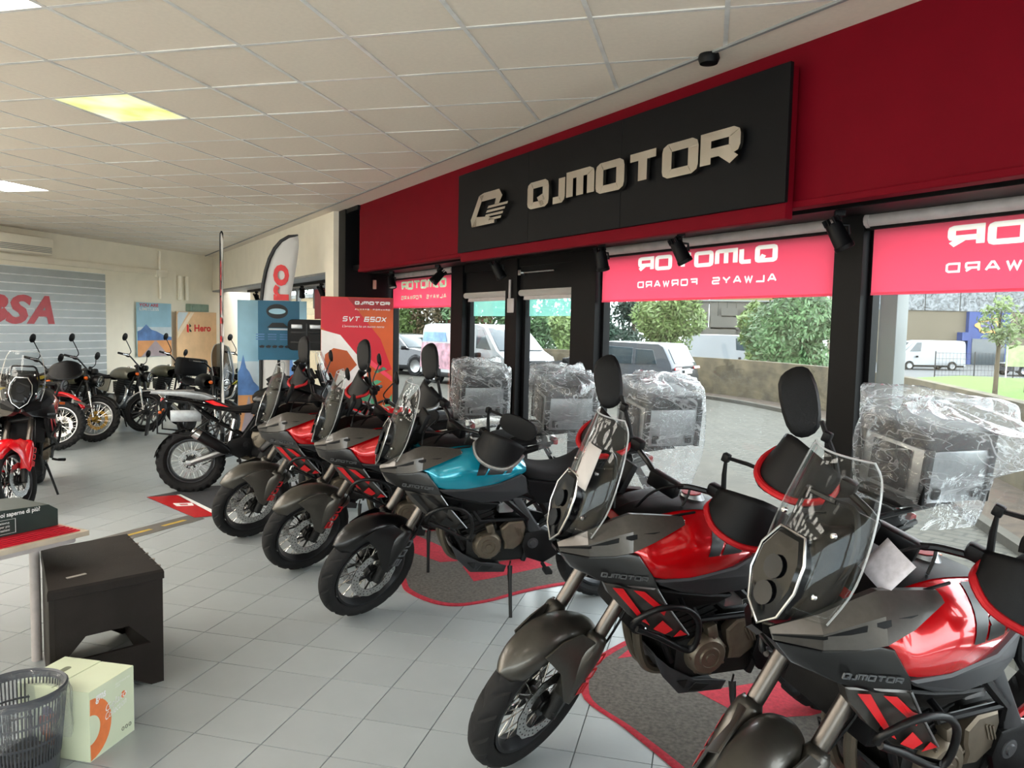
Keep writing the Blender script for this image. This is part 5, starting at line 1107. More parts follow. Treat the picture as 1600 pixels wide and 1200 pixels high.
text_mb("L'avventura ha un nuovo nome", .04, (.0135, -.18, 1.755), (0, 1, 0), UP, (1, 0, 0), .0004, .25, width=.5).build('lettering', m_white, t, smooth=False)
MB().box((0, 0, 0), (.16, .9, .07), b=.02).build('banner_base', m_alu, t)
# dark open case on the stand behind the row
t = thing('luggage_case', 'black open top case with pale reflectors held up on a thin stand', 'case', (-4.72, 8.48, 1.52), radians(-72))
mb = MB(); sh_ = rrect(.45, .36, .06)
mb.loft([[Vector((x, a * s, b_ * s + .17)) for a, b_ in sh_] for x, s in ((-.13, .86), (-.12, .92), (.05, 1), (.07, 1.04), (.09, 1.0))]); mb.build('case_shell', m_black, t)
for y in (-.12, .1): MB().box((.09, y, .27), (.012, .13, .05), b=.004).build('reflector', m_alu, t)
mb = MB()
for z in (.08, .2): mb.box((.092, 0, z), (.012, .38, .02), b=.003)
mb.box((.092, 0, .15), (.012, .02, .3)); mb.build('case_rib', m_frame, t); mb = MB()
mb.tube([(0, .0, 0), (-.05, 0, -.5), (-.05, 0, -1.49)], .015, 8); mb.box((-.05, 0, -1.505), (.4, .4, .03), b=.005); mb.build('case_stand', m_frame, t)
# ---------------------------------------------------------------- floor coverings
def carpet(label, out, reds, seed):
    c = sum((Vector((x, y, 0)) for x, y in out), Vector()) / len(out); sp = spline([(x, y, 0) for x, y in out], 6, True)
    t = thing('carpet', label, 'carpet', (c.x, c.y, .001)); MB().prism([p - c for p in sp], (0, 0, .004)).build('pile', m_carpet, t, smooth=False)
    ring = [[p - c + (p - c).normalized() * a + UP * z for a, z in ((-.025, .0038), (-.02, .0075), (.012, .0075), (.022, .004), (.022, 0), (-.02, 0))] for p in sp]
    MB().loft(ring, closed=True).build('edge_binding', m_carpr, t)
    for r in reds: MB().prism([Vector((x, y, .0042)) - Vector((c.x, c.y, 0)) for x, y in r], (0, 0, .0012)).build('woven_shape', m_carpr, t, smooth=False)
carpet('grey carpet with red edging lying under the teal motorcycle', [(-2.09, 5.12), (-1.92, 4.86), (-1.62, 4.71), (-1.38, 4.84), (-.99, 5.31), (.2, 6.3), (-.3, 6.75), (-1.1, 6.6), (-1.7, 6.9), (-2.25, 6.5), (-2.55, 5.95)],
       [[(-2.4, 6.2), (-1.95, 5.85), (-1.83, 5.62), (-1.95, 5.55), (-2.3, 5.75), (-2.5, 5.95)], [(-1.75, 5.5), (-1.57, 5.2), (-1.48, 5.29), (-1.1, 5.75), (-1.3, 5.9)], [(-.9, 6.2), (-.5, 5.9), (-.3, 6.1), (-.7, 6.5)]], 1)
carpet('grey carpet with red edging lying under the nearest two red motorcycles', [(-.50, 4.22), (-.53, 3.74), (-.28, 3.46), (-.05, 3.2), (.3, 2.75), (.75, 2.4), (1.3, 2.3), (1.9, 2.9), (1.5, 3.8), (.6, 4.6), (-.1, 4.75)],
       [[(.02, 3.92), (.26, 3.71), (.55, 3.83), (.9, 4.1), (.6, 4.3)], [(-.42, 4.2), (-.2, 4.35), (-.05, 4.55), (-.3, 4.55)], [(.35, 3.0), (.7, 2.7), (.9, 3.0), (.6, 3.3)]], 2)
mb = MB().prism([(-5.57, 6.68, .001), (-4.58, 6.12, .001), (-4.3, 6.6, .001), (-4.2, 7.2, .001), (-4.9, 7.6, .001), (-5.35, 7.35, .001)], (0, 0, .003)); o = mb.build('floor_mat', mat('dark_mat', '3b3c40', .8, ns=20), smooth=False); tag(o, 'dark floor mat with a red printed corner under the knobby tyred black motorcycle', 'floor mat')
MB().prism([(-5.57, 6.68, .0042), (-4.58, 6.12, .0042), (-4.44, 6.25, .0042), (-5.33, 6.86, .0042)], (0, 0, .0004)).build('red_print', m_redp, o, smooth=False)
mb = MB()
for q in ([(-5.12, 6.53), (-5.02, 6.45), (-4.9, 6.52), (-4.98, 6.6)],):
    r2 = [((x - 0) * 1, y) for x, y in q]; c = Vector((sum(p[0] for p in q) / 4, sum(p[1] for p in q) / 4, 0)); ring = [[c + (Vector((x, y, 0)) - c) * s + UP * z for x, y in q] for s, z in ((1.15, .0047), (1.15, .0052), (.5, .0052), (.5, .0047))]
    mb.loft(ring, closed=True)
mb.build('emblem', m_white, o, smooth=False)
MB().prism([(-5.36, 6.87, .0042), (-4.42, 6.24, .0042), (-4.38, 6.28, .0042), (-5.33, 6.9, .0042)], (0, 0, .0004)).build('white_line', m_white, o, smooth=False)
t = thing('floor_sticker', 'printed strip of grey road with yellow dashes running from the red mat', 'floor sticker', (-4.7, 5.6, .001)); c = Vector((-4.7, 5.6, 0))
MB().prism([Vector(p) - c for p in ((-4.96, 4.9, 0), (-4.72, 4.85, 0), (-4.47, 6.12, 0), (-4.68, 6.24, 0))], (0, 0, .0015)).build('road_print', mat('road_print', '5e5b57', .5, ns=12), t, smooth=False)
for y0 in (5.42, 5.78, 5.06):
    x = lambda y: -4.84 + (y - 4.88) * (.265 / 1.3)
    MB().prism([Vector((x(y0) - .02, y0, .0016)) - c, Vector((x(y0) + .025, y0, .0016)) - c, Vector((x(y0 + .24) + .025, y0 + .24, .0016)) - c, Vector((x(y0 + .24) - .02, y0 + .24, .0016)) - c], (0, 0, .0006)).build('dash', mat('yellow_print', 'b99a3e', .5, ns=12), t, smooth=False)
# ---------------------------------------------------------------- step stool
A, Bq, Cq, Dq = Vector((-2.90, 2.83, 0)), Vector((-2.63, 3.26, 0)), Vector((-3.26, 3.74, 0)), Vector((-3.46, 3.34, 0))
t = thing('step_stool', 'dark brown worn display step with a slot cut through its front, beside the desk', 'step stool', (-2.63, 3.26, 0)); Q = Vector((-2.63, 3.26, 0)); Hs = .585
ctr = (A + Bq + Cq + Dq) / 4
mb = MB(); top = [p + UP * (Hs - .045) for p in (A, Bq, Cq, Dq)]; ot = [ctr + (p - ctr) * 1.02 for p in (A, Bq, Cq, Dq)]
mb.loft([[p + UP * z - Q for p in [ctr + (q - ctr) * s for q in (A, Bq, Cq, Dq)]] for s, z in ((1.0, Hs - .05), (1.025, Hs - .046), (1.025, Hs - .012), (1.005, Hs))]); mb.build('top', m_stool, t, smooth=False)
def side(p, q, nm, slot=True):
    e = (q - p); L = e.length; e.normalize(); nn = Vector((e.y, -e.x, 0)); th = -.022
    def X(u, z): return p + e * u + UP * z - Q
    mb = MB(); z1 = Hs - .05
    cols = [(0, L * .10), (L * .10, L * .30), (L * .30, L * .68), (L * .68, L * .88), (L * .88, L)] if slot else [(0, L)]
    for k, (a, b_) in enumerate(cols):
        if not slot: mb.prism([X(a, 0), X(b_, 0), X(b_, z1), X(a, z1)], nn * th); continue
        lo, hi = .22, .33
        zb = lambda u: .0 if (u < L * .2 or u > L * .85) else .06
        if k in (0, 4): mb.prism([X(a, 0), X(b_, 0), X(b_, z1), X(a, z1)], nn * th)
        elif k == 1: mb.prism([X(a, .0), X(b_, .06), X(b_, lo), X(a, lo)], nn * th); mb.prism([X(a, lo), X(b_, hi), X(b_, z1), X(a, z1)], nn * th)
        elif k == 2: mb.prism([X(a, .06), X(b_, .06), X(b_, lo), X(a, lo)], nn * th); mb.prism([X(a, hi), X(b_, hi), X(b_, z1), X(a, z1)], nn * th)
        else: mb.prism([X(a, .06), X(b_, .0), X(b_, lo), X(a, lo)], nn * th); mb.prism([X(a, hi), X(b_, lo), X(b_, z1), X(a, z1)], nn * th)
    mb.build(nm, m_stool, t, smooth=False)
side(A, Bq, 'front_board'); side(Bq, Cq, 'side_board', False); side(Cq, Dq, 'back_board'); side(Dq, A, 'side_board', False)
mb = MB(); e = (Bq - A).normalized()
for k in range(6): mb.box(Bq + (Cq - Bq) * (.12 + .15 * k) + UP * (Hs - .006) - Q, (.03, .014, .012), (k * .9, 'Z'), b=.003)
mb.box(A + (Bq - A) * .25 + (Dq - A) * .2 + UP * (Hs + .001) - Q, (.09, .018, .004), (1.2, 'Z')); mb.build('chip', mat('bare_chipped_edge', '9a938b', .7, ns=30), t, smooth=False)
# ---------------------------------------------------------------- desk with leaflets and a card display
t = thing('desk', 'wood topped desk with a pale metal leg, cut off by the left edge', 'desk', (-3.7, 3.0, 0), 0); D0 = Vector((-3.7, 3.0, 0)); a1, a2 = Vector((-3.085, 3.275, 0)), Vector((-3.32, 2.35, 0)); ev = (a2 - a1).normalized(); lv = Vector((ev.y, -ev.x, 0))
if lv.x > 0: lv = -lv
P = [a1, a1 + ev * .8, a1 + ev * .8 + lv * 1.5, a1 + lv * 1.5]
MB().loft([[p + UP * z - D0 for p in P] for z in (.715, .74)]).build('desk_top', m_wood, t, smooth=False)
mb = MB(); mb.tube([a1 + ev * .05 + lv * .06 + UP * .695 - D0, a1 + ev * .75 + lv * .06 + UP * .695 - D0], .02, 4); mb.tube([a1 + ev * .05 + lv * .06 + UP * .695 - D0, a1 + ev * .05 + lv * 1.4 + UP * .695 - D0], .02, 4); mb.build('apron_rail', m_tube, t)
for u in (.09, .70): MB().tube([a1 + ev * u + lv * .34 + UP * .7 - D0, a1 + ev * u + lv * .34 - D0], .025, 12).build('leg', m_tube, t)
for u in (.09, .70): MB().tube([a1 + ev * u + lv * 1.4 + UP * .7 - D0, a1 + ev * u + lv * 1.4 - D0], .025, 12).build('leg', m_tube, t)
for k in range(5):
    mb = MB(); o = a1 + ev * (.03 + .012 * k) + lv * (.03 + .012 * k) + UP * (.741 + .006 * k); P = [o, o + ev * .42, o + ev * .42 + lv * .62, o + lv * .62]; mb.prism([p for p in P], (0, 0, .0045))
    tag(mb.build('leaflet', mat('red_leaflet', 'c5182c', .4, ns=9), smooth=False), ('red leaflet lying lowest on the desk', 'red leaflet second from the bottom of the fan on the desk', 'red leaflet in the middle of the fan on the desk', 'red leaflet second from the top of the fan on the desk', 'red leaflet on top of the fan under the card display')[k], 'leaflet', 'red leaflets on the desk')
o = a1 + ev * .09 + lv * .12 + UP * .772; t = thing('card_display', 'black and green card display box printed Vuoi saperne di più on the desk', 'display', o)
w1, hh = .38, .135
prof = [(0, 0), (w1, 0), (w1, hh), (w1 * .12, hh * .86), (0, hh * .62)]
mb = MB().prism([ev * a + UP * b_ for a, b_ in prof], lv * .30); mb.build('box', mat('dark_green_card', '17261f', .45, ns=6, var=.3), t, smooth=False)
ex = -ev; en = -lv
text_mb('Vuoi saperne di più?', .03, ev * .31 + UP * .095, ex, UP, en, .0015, width=.22, bold=.02).build('lettering', m_white, t, smooth=False)
for k, s in enumerate(('Scansiona', 'il QR per più', 'informazioni')): text_mb(s, .016, ev * .325 + UP * (.06 - .018 * k), ex, UP, en, .0015, width=.085).build('lettering', m_white, t, smooth=False)
MB().loft([[ev * (.275 + a * s) + UP * (.045 + b_ * s) - lv * z for a, b_ in ((-.065, -.035), (.065, -.035), (.065, .035), (-.065, .035))] for s, z in ((1, .0005), (1, .0015), (.97, .0015), (.97, .0005))], closed=True).build('frame_line', m_white, t, smooth=False)
# ---------------------------------------------------------------- printed carton
t = thing('carton', 'pale green carton printed gms Gelato Collection with a hand slot, by the waste bin', 'box', (-2.42, 2.55, 0)); e1 = Vector((-.012, .268, 0)); L1 = e1.length; e1.normalize(); e2 = Vector((-.35, .05, 0)); L2 = e2.length; e2 = Vector((-e1.y, e1.x, 0)); m_cart = mat('pale_green_card', 'cfd8bd', .6, ns=4, var=.03); Hc = .30
mb = MB(); mb.loft([[e1 * a + e2 * b_ + UP * z for a, b_ in ((0, 0), (L1, 0), (L1, L2), (0, L2))] for z in (0, Hc - .003)]); mb.build('carton_body', m_cart, t, smooth=False)
o_ = [(0.001, 0.001), (L1 - .001, .001), (L1 - .001, L2 * .46), (.001, L2 * .5)]
MB().prism([e1 * a + e2 * b_ + UP * (Hc - .003) for a, b_ in o_], (0, 0, .003)).build('flap', m_cart, t, smooth=False); MB().prism([e1 * a + e2 * b_ + UP * (Hc - .003) for a, b_ in ((0.001, L2 * .5 + .004), (L1 - .001, L2 * .46 + .004), (L1 - .001, L2), (.001, L2))], (0, 0, .005)).build('flap', m_cart, t, smooth=False)
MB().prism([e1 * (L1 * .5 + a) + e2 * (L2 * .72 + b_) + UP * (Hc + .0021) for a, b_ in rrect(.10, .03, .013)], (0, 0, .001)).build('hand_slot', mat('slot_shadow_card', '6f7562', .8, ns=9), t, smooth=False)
nf = -e2; mo = mat('orange_print', 'e07a42', .5, ns=20, var=.1); me_ = mat('dark_green_print', '3c4034', .5, ns=9)
mb = MB()
ring = []
for k in range(17):
    a = radians(-88 + 176 * k / 16); ring.append([e1 * (.0 + r * cos(a)) + UP * (.135 + r * 1.05 * sin(a)) + nf * z for r, z in ((.06, .0005), (.06, .0012), (.125, .0012), (.125, .0005))])
mb.loft(ring); mb.v = [Vector((p.x, p.y, max(p.z, .004))) for p in mb.v]; mb.build('donut_print', mo, t, smooth=False)
text_mb('gms', .05, e1 * .035 + UP * .245, e1, UP, nf, .002, width=.06, bold=.03).build('lettering', m_white, t, smooth=False)
for s, z in (('Gelato', .17), ('Collection', .135)): text_mb(s, .045, e1 * .085 + UP * z, (e1 + UP * .15).normalized(), UP, nf, .002, .2, width=.13).build('lettering', m_white, t, smooth=False)
for s, z in (('GELATO NELLA TUA', .262), ('CASA', .25)): text_mb(s, .011, e1 * .15 + UP * z, e1, UP, nf, .002, width=.09 if len(s) > 5 else .03).build('lettering', m_white, t, smooth=False)
MB().prism([e1 * (.20 + .014 * cos(a)) + UP * (.2 + .016 * sin(a)) + nf * .001 for a in [k * pi / 5 for k in range(10)]], nf * .0005).build('cone_print', mo, t, smooth=False)
for k in range(3): MB().tube([e1 * (.195 + .022 * k + .007 * cos(a)) + UP * (.045 + .008 * sin(a)) + nf * .001 for a in [j * pi / 4 for j in range(8)]], .0012, 4, closed=True).build('recycling_mark', me_, t, smooth=False)
nl = -e1; rn = random.Random(4)
for k, (a, b_, r, c) in enumerate(((.20, .19, .03, '5a5470'), (.17, .16, .032, 'a8604c'), (.22, .15, .03, '8d4a44'), (.19, .12, .03, 'b98a5a'), (.16, .125, .028, '76724e'), (.215, .115, .026, 'a65a3a'), (.19, .08, .03, 'b06a3a'))):
    MB().prism([e2 * (a + r * cos(q)) + UP * (b_ + r * sin(q)) + nl * (.0006 + .0003 * k) for q in [j * pi / 7 for j in range(14)]], nl * .0003).build('fruit_print', mat('fruit_print', c, .5, ns=9), t, smooth=False)
# ---------------------------------------------------------------- waste bin with bag
t = thing('waste_bin', 'dark grey slatted waste bin lined with a clear bag at the lower left corner', 'waste bin', (-2.625, 2.41, 0)); m_bin = mat('bin_plastic', '3d4046', .45, ns=9)
R0, R1, Hb = .135, .165, .36; mb = MB().lathe([(0, 0), (R0, 0), (R0 + .006, .08), (R0 + .005, .08), (R0 - .004, .004), (0, .004)], n=40)
mb.lathe([(R1 - .006, Hb - .03), (R1 + .004, Hb - .03), (R1 + .008, Hb), (R1 + .002, Hb + .006), (R1 - .006, Hb), (R1 - .006, Hb - .03)], n=40, cap=False)
for z in (.16, .245): r = R0 + (R1 - R0) * z / Hb; mb.lathe([(r - .003, z), (r + .002, z), (r + .002, z + .008), (r - .003, z + .008), (r - .003, z)], n=40, cap=False)
mb.build('bin_body', m_bin, t)
mb = MB()
for k in range(72):
    a = 2 * pi * k / 72; mb.tube([((R0 + .005) * cos(a), (R0 + .005) * sin(a), .075), (R1 * cos(a), R1 * sin(a), Hb - .025)], .0032, 4)
mb.build('bin_slat', m_bin, t, kind='stuff')
def bag(u, v):
    a = 2 * pi * u
    if v < .5: q = v / .5; z = .05 + (Hb - .03) * q; r = (R0 - .012) + (R1 - R0) * q + .004 * sin(a * 13 + q * 5)
    else: q = (v - .5) / .5; z = Hb + .02 * sin(q * pi) * (1 + .8 * sin(a * 5)) - q * (.17 + .05 * sin(a * 3)); r = R1 + .012 * min(1, q * 6) + q * .012 + .005 * sin(a * 11 + q * 4) + .004 * sin(a * 23)
    return Vector((r * cos(a), r * sin(a), z))
MB().grid(bag, 90, 26, wrapu=True).build('bin_bag', m_bag, t, angle=180, fixn=False)
MB().lathe([(0, .07), (.09, .09), (.11, .07), (.10, .03), (0, .03)], n=14).build('refuse', m_black, t)
# papers on the two nearest machines
def paper(label, x, y, h, ln, loc, w_, hh, tilt, m, roll=0.):
    H = radians(h); L = radians(ln); R = Matrix.Rotation(H, 4, 'Z') @ Matrix.Rotation(-L, 4, 'X'); Lm = Matrix.Translation(loc) @ Matrix.Rotation(tilt, 4, 'Y') @ Matrix.Rotation(roll, 4, 'X')
    mb = MB().grid(lambda u, v: Vector((.006 * sin(u * 3), (u - .5) * w_, (v - .5) * hh)), 6, 4); mb.v = [p for p in mb.v]
    o = mb.build('paper_sheet', m, fixn=False); o.modifiers.new('thick', 'SOLIDIFY').thickness = .0012; o.matrix_world = Matrix.Translation((x, y, 0)) @ R @ Lm; tag(o, label, 'paper'); return o
m_pap = mat('paper', 'b9b4b2', .7, ns=5); m_pap2 = mat('document_paper', 'cfc9d0', .7, ns=60, var=.12)
paper('grey paper sheet taped to the windscreen of the second red motorcycle', .013, 3.543, -146.8, 7.9, (.705, .075, 1.335), .12, .17, -.32, m_pap)
paper('printed document tucked behind the windscreen of the nearest red motorcycle', .728, 2.918, -143.4, 8.7, (.47, .12, 1.205), .13, .12, -.5, m_pap2, -.3)
# ---------------------------------------------------------------- outdoors
GZ = -.1
m_pave = mat('block_paving', '423f36', .85, ns=2, var=.08)
def paving(m):
    n = m.node_tree.nodes; l = m.node_tree.links; b = n['Principled BSDF']; src = b.inputs['Base Color'].links[0].from_socket; t = n['Texture Coordinate'] if 'Texture Coordinate' in n else [x for x in n if x.type == 'TEX_COORD'][0]
    mp = n.new('ShaderNodeMapping'); mp.inputs['Rotation'].default_value = (0, 0, radians(33)); br = n.new('ShaderNodeTexBrick'); br.inputs['Scale'].default_value = 3.0; br.inputs['Mortar Size'].default_value = .05; br.inputs['Brick Width'].default_value = .9; br.inputs['Row Height'].default_value = .45
    br.inputs['Color1'].default_value = (1, 1, 1, 1); br.inputs['Color2'].default_value = (.74, .74, .71, 1); br.inputs['Mortar'].default_value = (.36, .35, .32, 1)
    l.new(t.outputs['Object'], mp.inputs['Vector']); l.new(mp.outputs[0], br.inputs['Vector']); mx = n.new('ShaderNodeMix'); mx.data_type = 'RGBA'; mx.blend_type = 'MULTIPLY'; mx.inputs['Factor'].default_value = 1
    l.new(src, mx.inputs[6]); l.new(br.outputs['Color'], mx.inputs[7]); l.new(mx.outputs[2], b.inputs['Base Color'])
paving(m_pave)
m_conc = mat('stained_concrete', '4a4231', .9, ns=2.5, var=.45, bump=.3); m_dkbeige = mat('darker_ground', '3e3a32', .9, ns=3, var=.2, bump=.2); m_soil = mat('reddish_soil', '3f3429', .95, ns=6, var=.3); m_grass = mat('lawn_green', '46640f', .95, ns=9, var=.3, bump=.5); m_asph = mat('street_asphalt', '434547', .9, ns=4)
m_leafA = mat('leaf_green', '3c5632', .6, ns=1.2, var=.5); m_leafB = mat('leaf_light_green', '576a38', .6, ns=1.2, var=.4); m_leafC = mat('leaf_dark_green', '283f30', .6, ns=1.2, var=.5); m_leafD = mat('leaf_brownish', '524630', .6, ns=1.2, var=.4); m_bark = mat('bark', '4b4034', .9, ns=9)
def ground(name, P, z, m, th=.12, label=None):
    o = MB().prism([(x, y, z - th) for x, y in P], (0, 0, th)).build(name, m, smooth=False); o['kind'] = 'structure'; return o
wl = [(-14, 33), (-9.5, 30), (-5.84, 28.6), (-3.0, 26.4), (-.39, 24.6), (1.6, 22.3), (2.98, 19.66), (3.7, 16.8), (3.85, 13.67), (3.85, 10.71), (3.9, 7), (4.1, 3)]
ground('courtyard_paving', [(9, -2), (5.0, 2.0), (-12, 19), (-40, 40), (-20, 40), (-9.5, 30.2), (-3.0, 26.6), (1.6, 22.5), (3.7, 17), (3.9, 7), (12, -2)], GZ, m_pave)
ground('rear_yard', [(-2.9, 10.5), (-2.5, 8.6), (-13, 19), (-16, 23), (-12, 19.5)], GZ + .002, m_dkbeige, .06)
ground('darker_ground', [(-.2, 13.9), (.77, 9.49), (1.9, 4.6), (1.5, 4.25), (-2.8, 8.5), (-2.9, 10.5)], GZ + .004, m_dkbeige, .06)  # darker beige wedge of ground between shopfront and block paving
ws = spline([(x, y, 0) for x, y in wl], 5)
def strip(name, off0, off1, z, h, m):
    mb = MB(); A = []; Bs = []
    for i, p in enumerate(ws):
        d = (ws[min(i + 1, len(ws) - 1)] - ws[max(i - 1, 0)]).normalized(); nn = Vector((d.y, -d.x, 0)); nn = nn if nn.dot(Vector((-1, -1, 0))) > 0 else -nn
        A.append(p + nn * off0); Bs.append(p + nn * off1)
    mb.loft([[a + UP * z, b_ + UP * z, b_ + UP * (z + h), a + UP * (z + h)] for a, b_ in zip(A, Bs)]); o = mb.build(name, m, smooth=False); o['kind'] = 'structure'; return o
strip('boundary_wall', 0, -.2, GZ, 1.12, m_conc); strip('soil_bed', 1.0, .0, GZ, .05, m_soil); strip('kerb_edge', 1.12, 1.0, GZ, .09, m_dkbeige)
mb = MB(); mb.add([(3.9, 4, .8), (4.05, 13.7, .8), (3.9, 17, .75), (3.2, 20, .7), (10, 34.5, .25), (14, 33, .25), (30, 20, .3), (30, 4, .5)], [(0, 1, 2, 3, 4, 5, 6, 7)]); mb.add([(4.1, 4, -.2), (30, 4, -.2), (30, 20, -.2), (14, 33, -.3), (10, 34.5, -.3)], [(0, 1, 2, 3, 4)]); o = mb.build('lawn_bank', m_grass, smooth=False); o['kind'] = 'structure'
ground('street', [(3, 34), (10, 34.8), (14, 33.2), (34, 19), (90, 70), (20, 100), (-30, 100), (-40, 45), (-6, 30)], -.9, m_asph)
# posts of the awning outside
for k, p in enumerate(((1.213, 5.694), (-3.45, 10.35))):
    mb = MB().box((p[0], p[1], 1.5), (.13, .13, 3.2), GROT, b=.01); mb.box((p[0], p[1], GZ + .01), (.22, .22, .02), GROT); tag(mb.build('steel_post', mat('grey_post_paint', '676c6d', .5, .2, ns=3)), ('grey steel post outside right of the black column', 'grey steel post outside behind the printed banner')[k], 'post')
# trees: trunk, limbs and a cloud of single leaves
def tree(name, label, loc, h, r, n, ls, m, trunk=.3, seed=1, sq=1., grp=None, flatb=.0):
    rn = random.Random(seed); t = thing(name, label, 'tree', loc, 0, grp); mb = MB(); hb = h * trunk
    mb.tube([(0, 0, -.1), (.03 * r, 0, hb), (0, .05 * r, h * .75)], [.05 * r + .03, .04 * r + .02, .012], 7)
    lobes = []
    for k in range(12):
        a = rn.uniform(0, 2 * pi); q = rn.uniform(.15, .7) * r; z = hb + (h - hb) * rn.uniform(.12, .88); rr = r * rn.uniform(.32, .55) * (1 - .45 * max(0, (z - hb) / (h - hb) - .5)); c = Vector((q * cos(a), q * sin(a), z)); lobes.append((c, rr)); mb.tube([(0, 0, hb * .8 + (z - hb) * .4), c], [.02 * r, .006], 5)
    mb.build('trunk', m_bark, t); vs = []; fs = []
    for k in range(n):
        c, rr = rn.choice(lobes); v = Vector((rn.gauss(0, 1), rn.gauss(0, 1), rn.gauss(0, 1))).normalized() * rr * rn.uniform(.55, 1.05); p = c + Vector((v.x, v.y, v.z * sq))
        if p.z < hb * .5 + flatb: continue
        u = Vector((rn.gauss(0, 1), rn.gauss(0, 1), rn.gauss(0, 1))).normalized(); w_ = u.orthogonal().normalized(); s = ls * rn.uniform(.6, 1.3); b_ = len(vs)
        vs += [p - u * s, p + w_ * s * .45, p + u * s, p - w_ * s * .45]; fs.append((b_, b_ + 1, b_ + 2, b_ + 3))
    MB().add(vs, fs).build('foliage', m, t, smooth=False, fixn=False, kind='stuff'); return t
tree('bushy_tree', 'large dense green bush tree over the boundary wall beside the black column', (3.7, 33.5, -.9), 5.1, 2.3, 16000, .12, m_leafA, .12, 3)
tree('bushy_tree', 'pale green tree behind the grey car, over the boundary wall', (-2.1, 38.5, -.7), 5.0, 2.1, 12000, .13, m_leafB, .15, 4)
tree('bushy_tree', 'low light green shrub leaning from the left of the dense bush tree', (1.9, 35.0, -.9), 4.2, .8, 3000, .16, m_leafB, .12, 5)
for k, (x, y, h, r, m, lb) in enumerate(((-16.5, 40, 6.5, 3.2, m_leafB, 'light green tree at the left end of the small window'), (-13.2, 38.5, 6.5, 2.8, m_leafD, 'brownish leaved tree behind the dark car'), (-10.6, 37, 7.0, 2.8, m_leafA, 'green tree behind the white van, left of the door stile'), (-7.8, 36.6, 7.4, 2.8, m_leafA, 'green tree seen through the right glass door'), (-5.6, 40, 7.2, 1.5, m_leafC, 'dark slender tree left of the broad column'), (-3.9, 42, 6.6, 1.6, m_leafC, 'dark conifer like tree right of the broad column'), (-20.5, 42, 7, 3.5, m_leafA, 'green tree far left behind the printed banner'), (-6.0, 33.0, 3.0, 1.0, m_leafB, 'small yellow green shrub over the wall right of the white van'))):
    tree('tree', lb, (x, y, -.5), h, r, int(2600 * r), .15, m, .08, 20 + k)
tree('young_tree', 'young street tree with a thin trunk on the lawn, left of two', (5.45, 16.75, .72), 2.1, .42, 700, .055, m_leafB, .45, 41); tree('young_tree', 'young street tree cut by the right picture edge', (6.65, 18.6, .7), 2.3, .5, 900, .06, m_leafB, .4, 42)
# ---------------------------------------------------------------- vehicles
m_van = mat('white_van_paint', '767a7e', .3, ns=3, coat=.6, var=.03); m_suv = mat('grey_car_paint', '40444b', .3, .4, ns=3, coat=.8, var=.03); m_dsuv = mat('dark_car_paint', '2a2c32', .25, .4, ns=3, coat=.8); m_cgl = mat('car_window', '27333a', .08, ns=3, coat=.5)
m_wrapg = mat('mauve_livery', '9a6d7c', .4, ns=5, var=.5); m_plate = mat('number_plate', 'd9d7c8', .5, ns=9)
def vehicle(name, label, cat, loc, rz, prof, glass_prof, W, wheels, R, body, side_wins, front, rear, L):
    """prof: (x,z) side outline; side windows as polygons; x forward"""
    t = thing(name, label, cat, loc, radians(rz)); tmb = lambda z: 1 - .13 * max(0, (z - .95) / .9)
    n = len(prof); sec = []
    for y in (-1, -.94, -.55, 0, .55, .94, 1):
        k = {1: .972, .94: .99}.get(abs(y), 1.0); cx = sum(p[0] for p in prof) / n; cz = sum(p[1] for p in prof) / n
        sec.append([Vector((cx + (x - cx) * k, y * W / 2 * tmb(z), cz + (z - cz) * k)) for x, z in prof])
    MB().loft(sec).build('body', body, t, angle=30)
    for s in (1, -1):
        for P in side_wins: MB().panel([(x, s * (W / 2 * tmb(z) + .004), z) for x, z in P], (0, s, .15), .02, .006).build('side_window', m_cgl, t)
        mb = MB()
        for (x0, x1, z) in ((-L * .46, L * .46, .32),): mb.box(((x0 + x1) / 2, s * (W / 2 - .01), z), (x1 - x0, .03, .16), b=.01)
        mb.build('sill', m_black, t)
        for x in wheels:
            w_ = MB().lathe([(R * .62, -.1), (R * .9, -.11), (R, -.07), (R, .07), (R * .9, .11), (R * .62, .1)], (x, s * (W / 2 - .09), R), (0, 1, 0), 28, cap=False).build('wheel', m_rubber, t); mb = cast_mb(.04, R * .6, 5, .06); mb.lathe([(R * .56, -.03), (R * .63, -.05), (R * .63, .05), (R * .56, .03)], ax=(0, 1, 0), n=24); mb.xf(Matrix.Translation((x, s * (W / 2 - .01), R))); mb.build('wheel_rim', m_alu, w_); MB().lathe([(R * 1.14, 0), (R * 1.14, .02), (0, .02)], (x, s * (W / 2 - .02), R), (0, s, 0), 28).build('wheel_arch', m_black, w_)
        MB().box((wheels[0] - .55, s * (W / 2 + .08), 1.05), (.12, .2, .15), b=.03).build('wing_mirror', m_black, t)
    for nm, P, m, nrm in front + rear:
        MB().panel([(x, y * W / 2 * tmb(z), z) for x, y, z in P], nrm, .02, .006).build(nm, m, t)
    return t
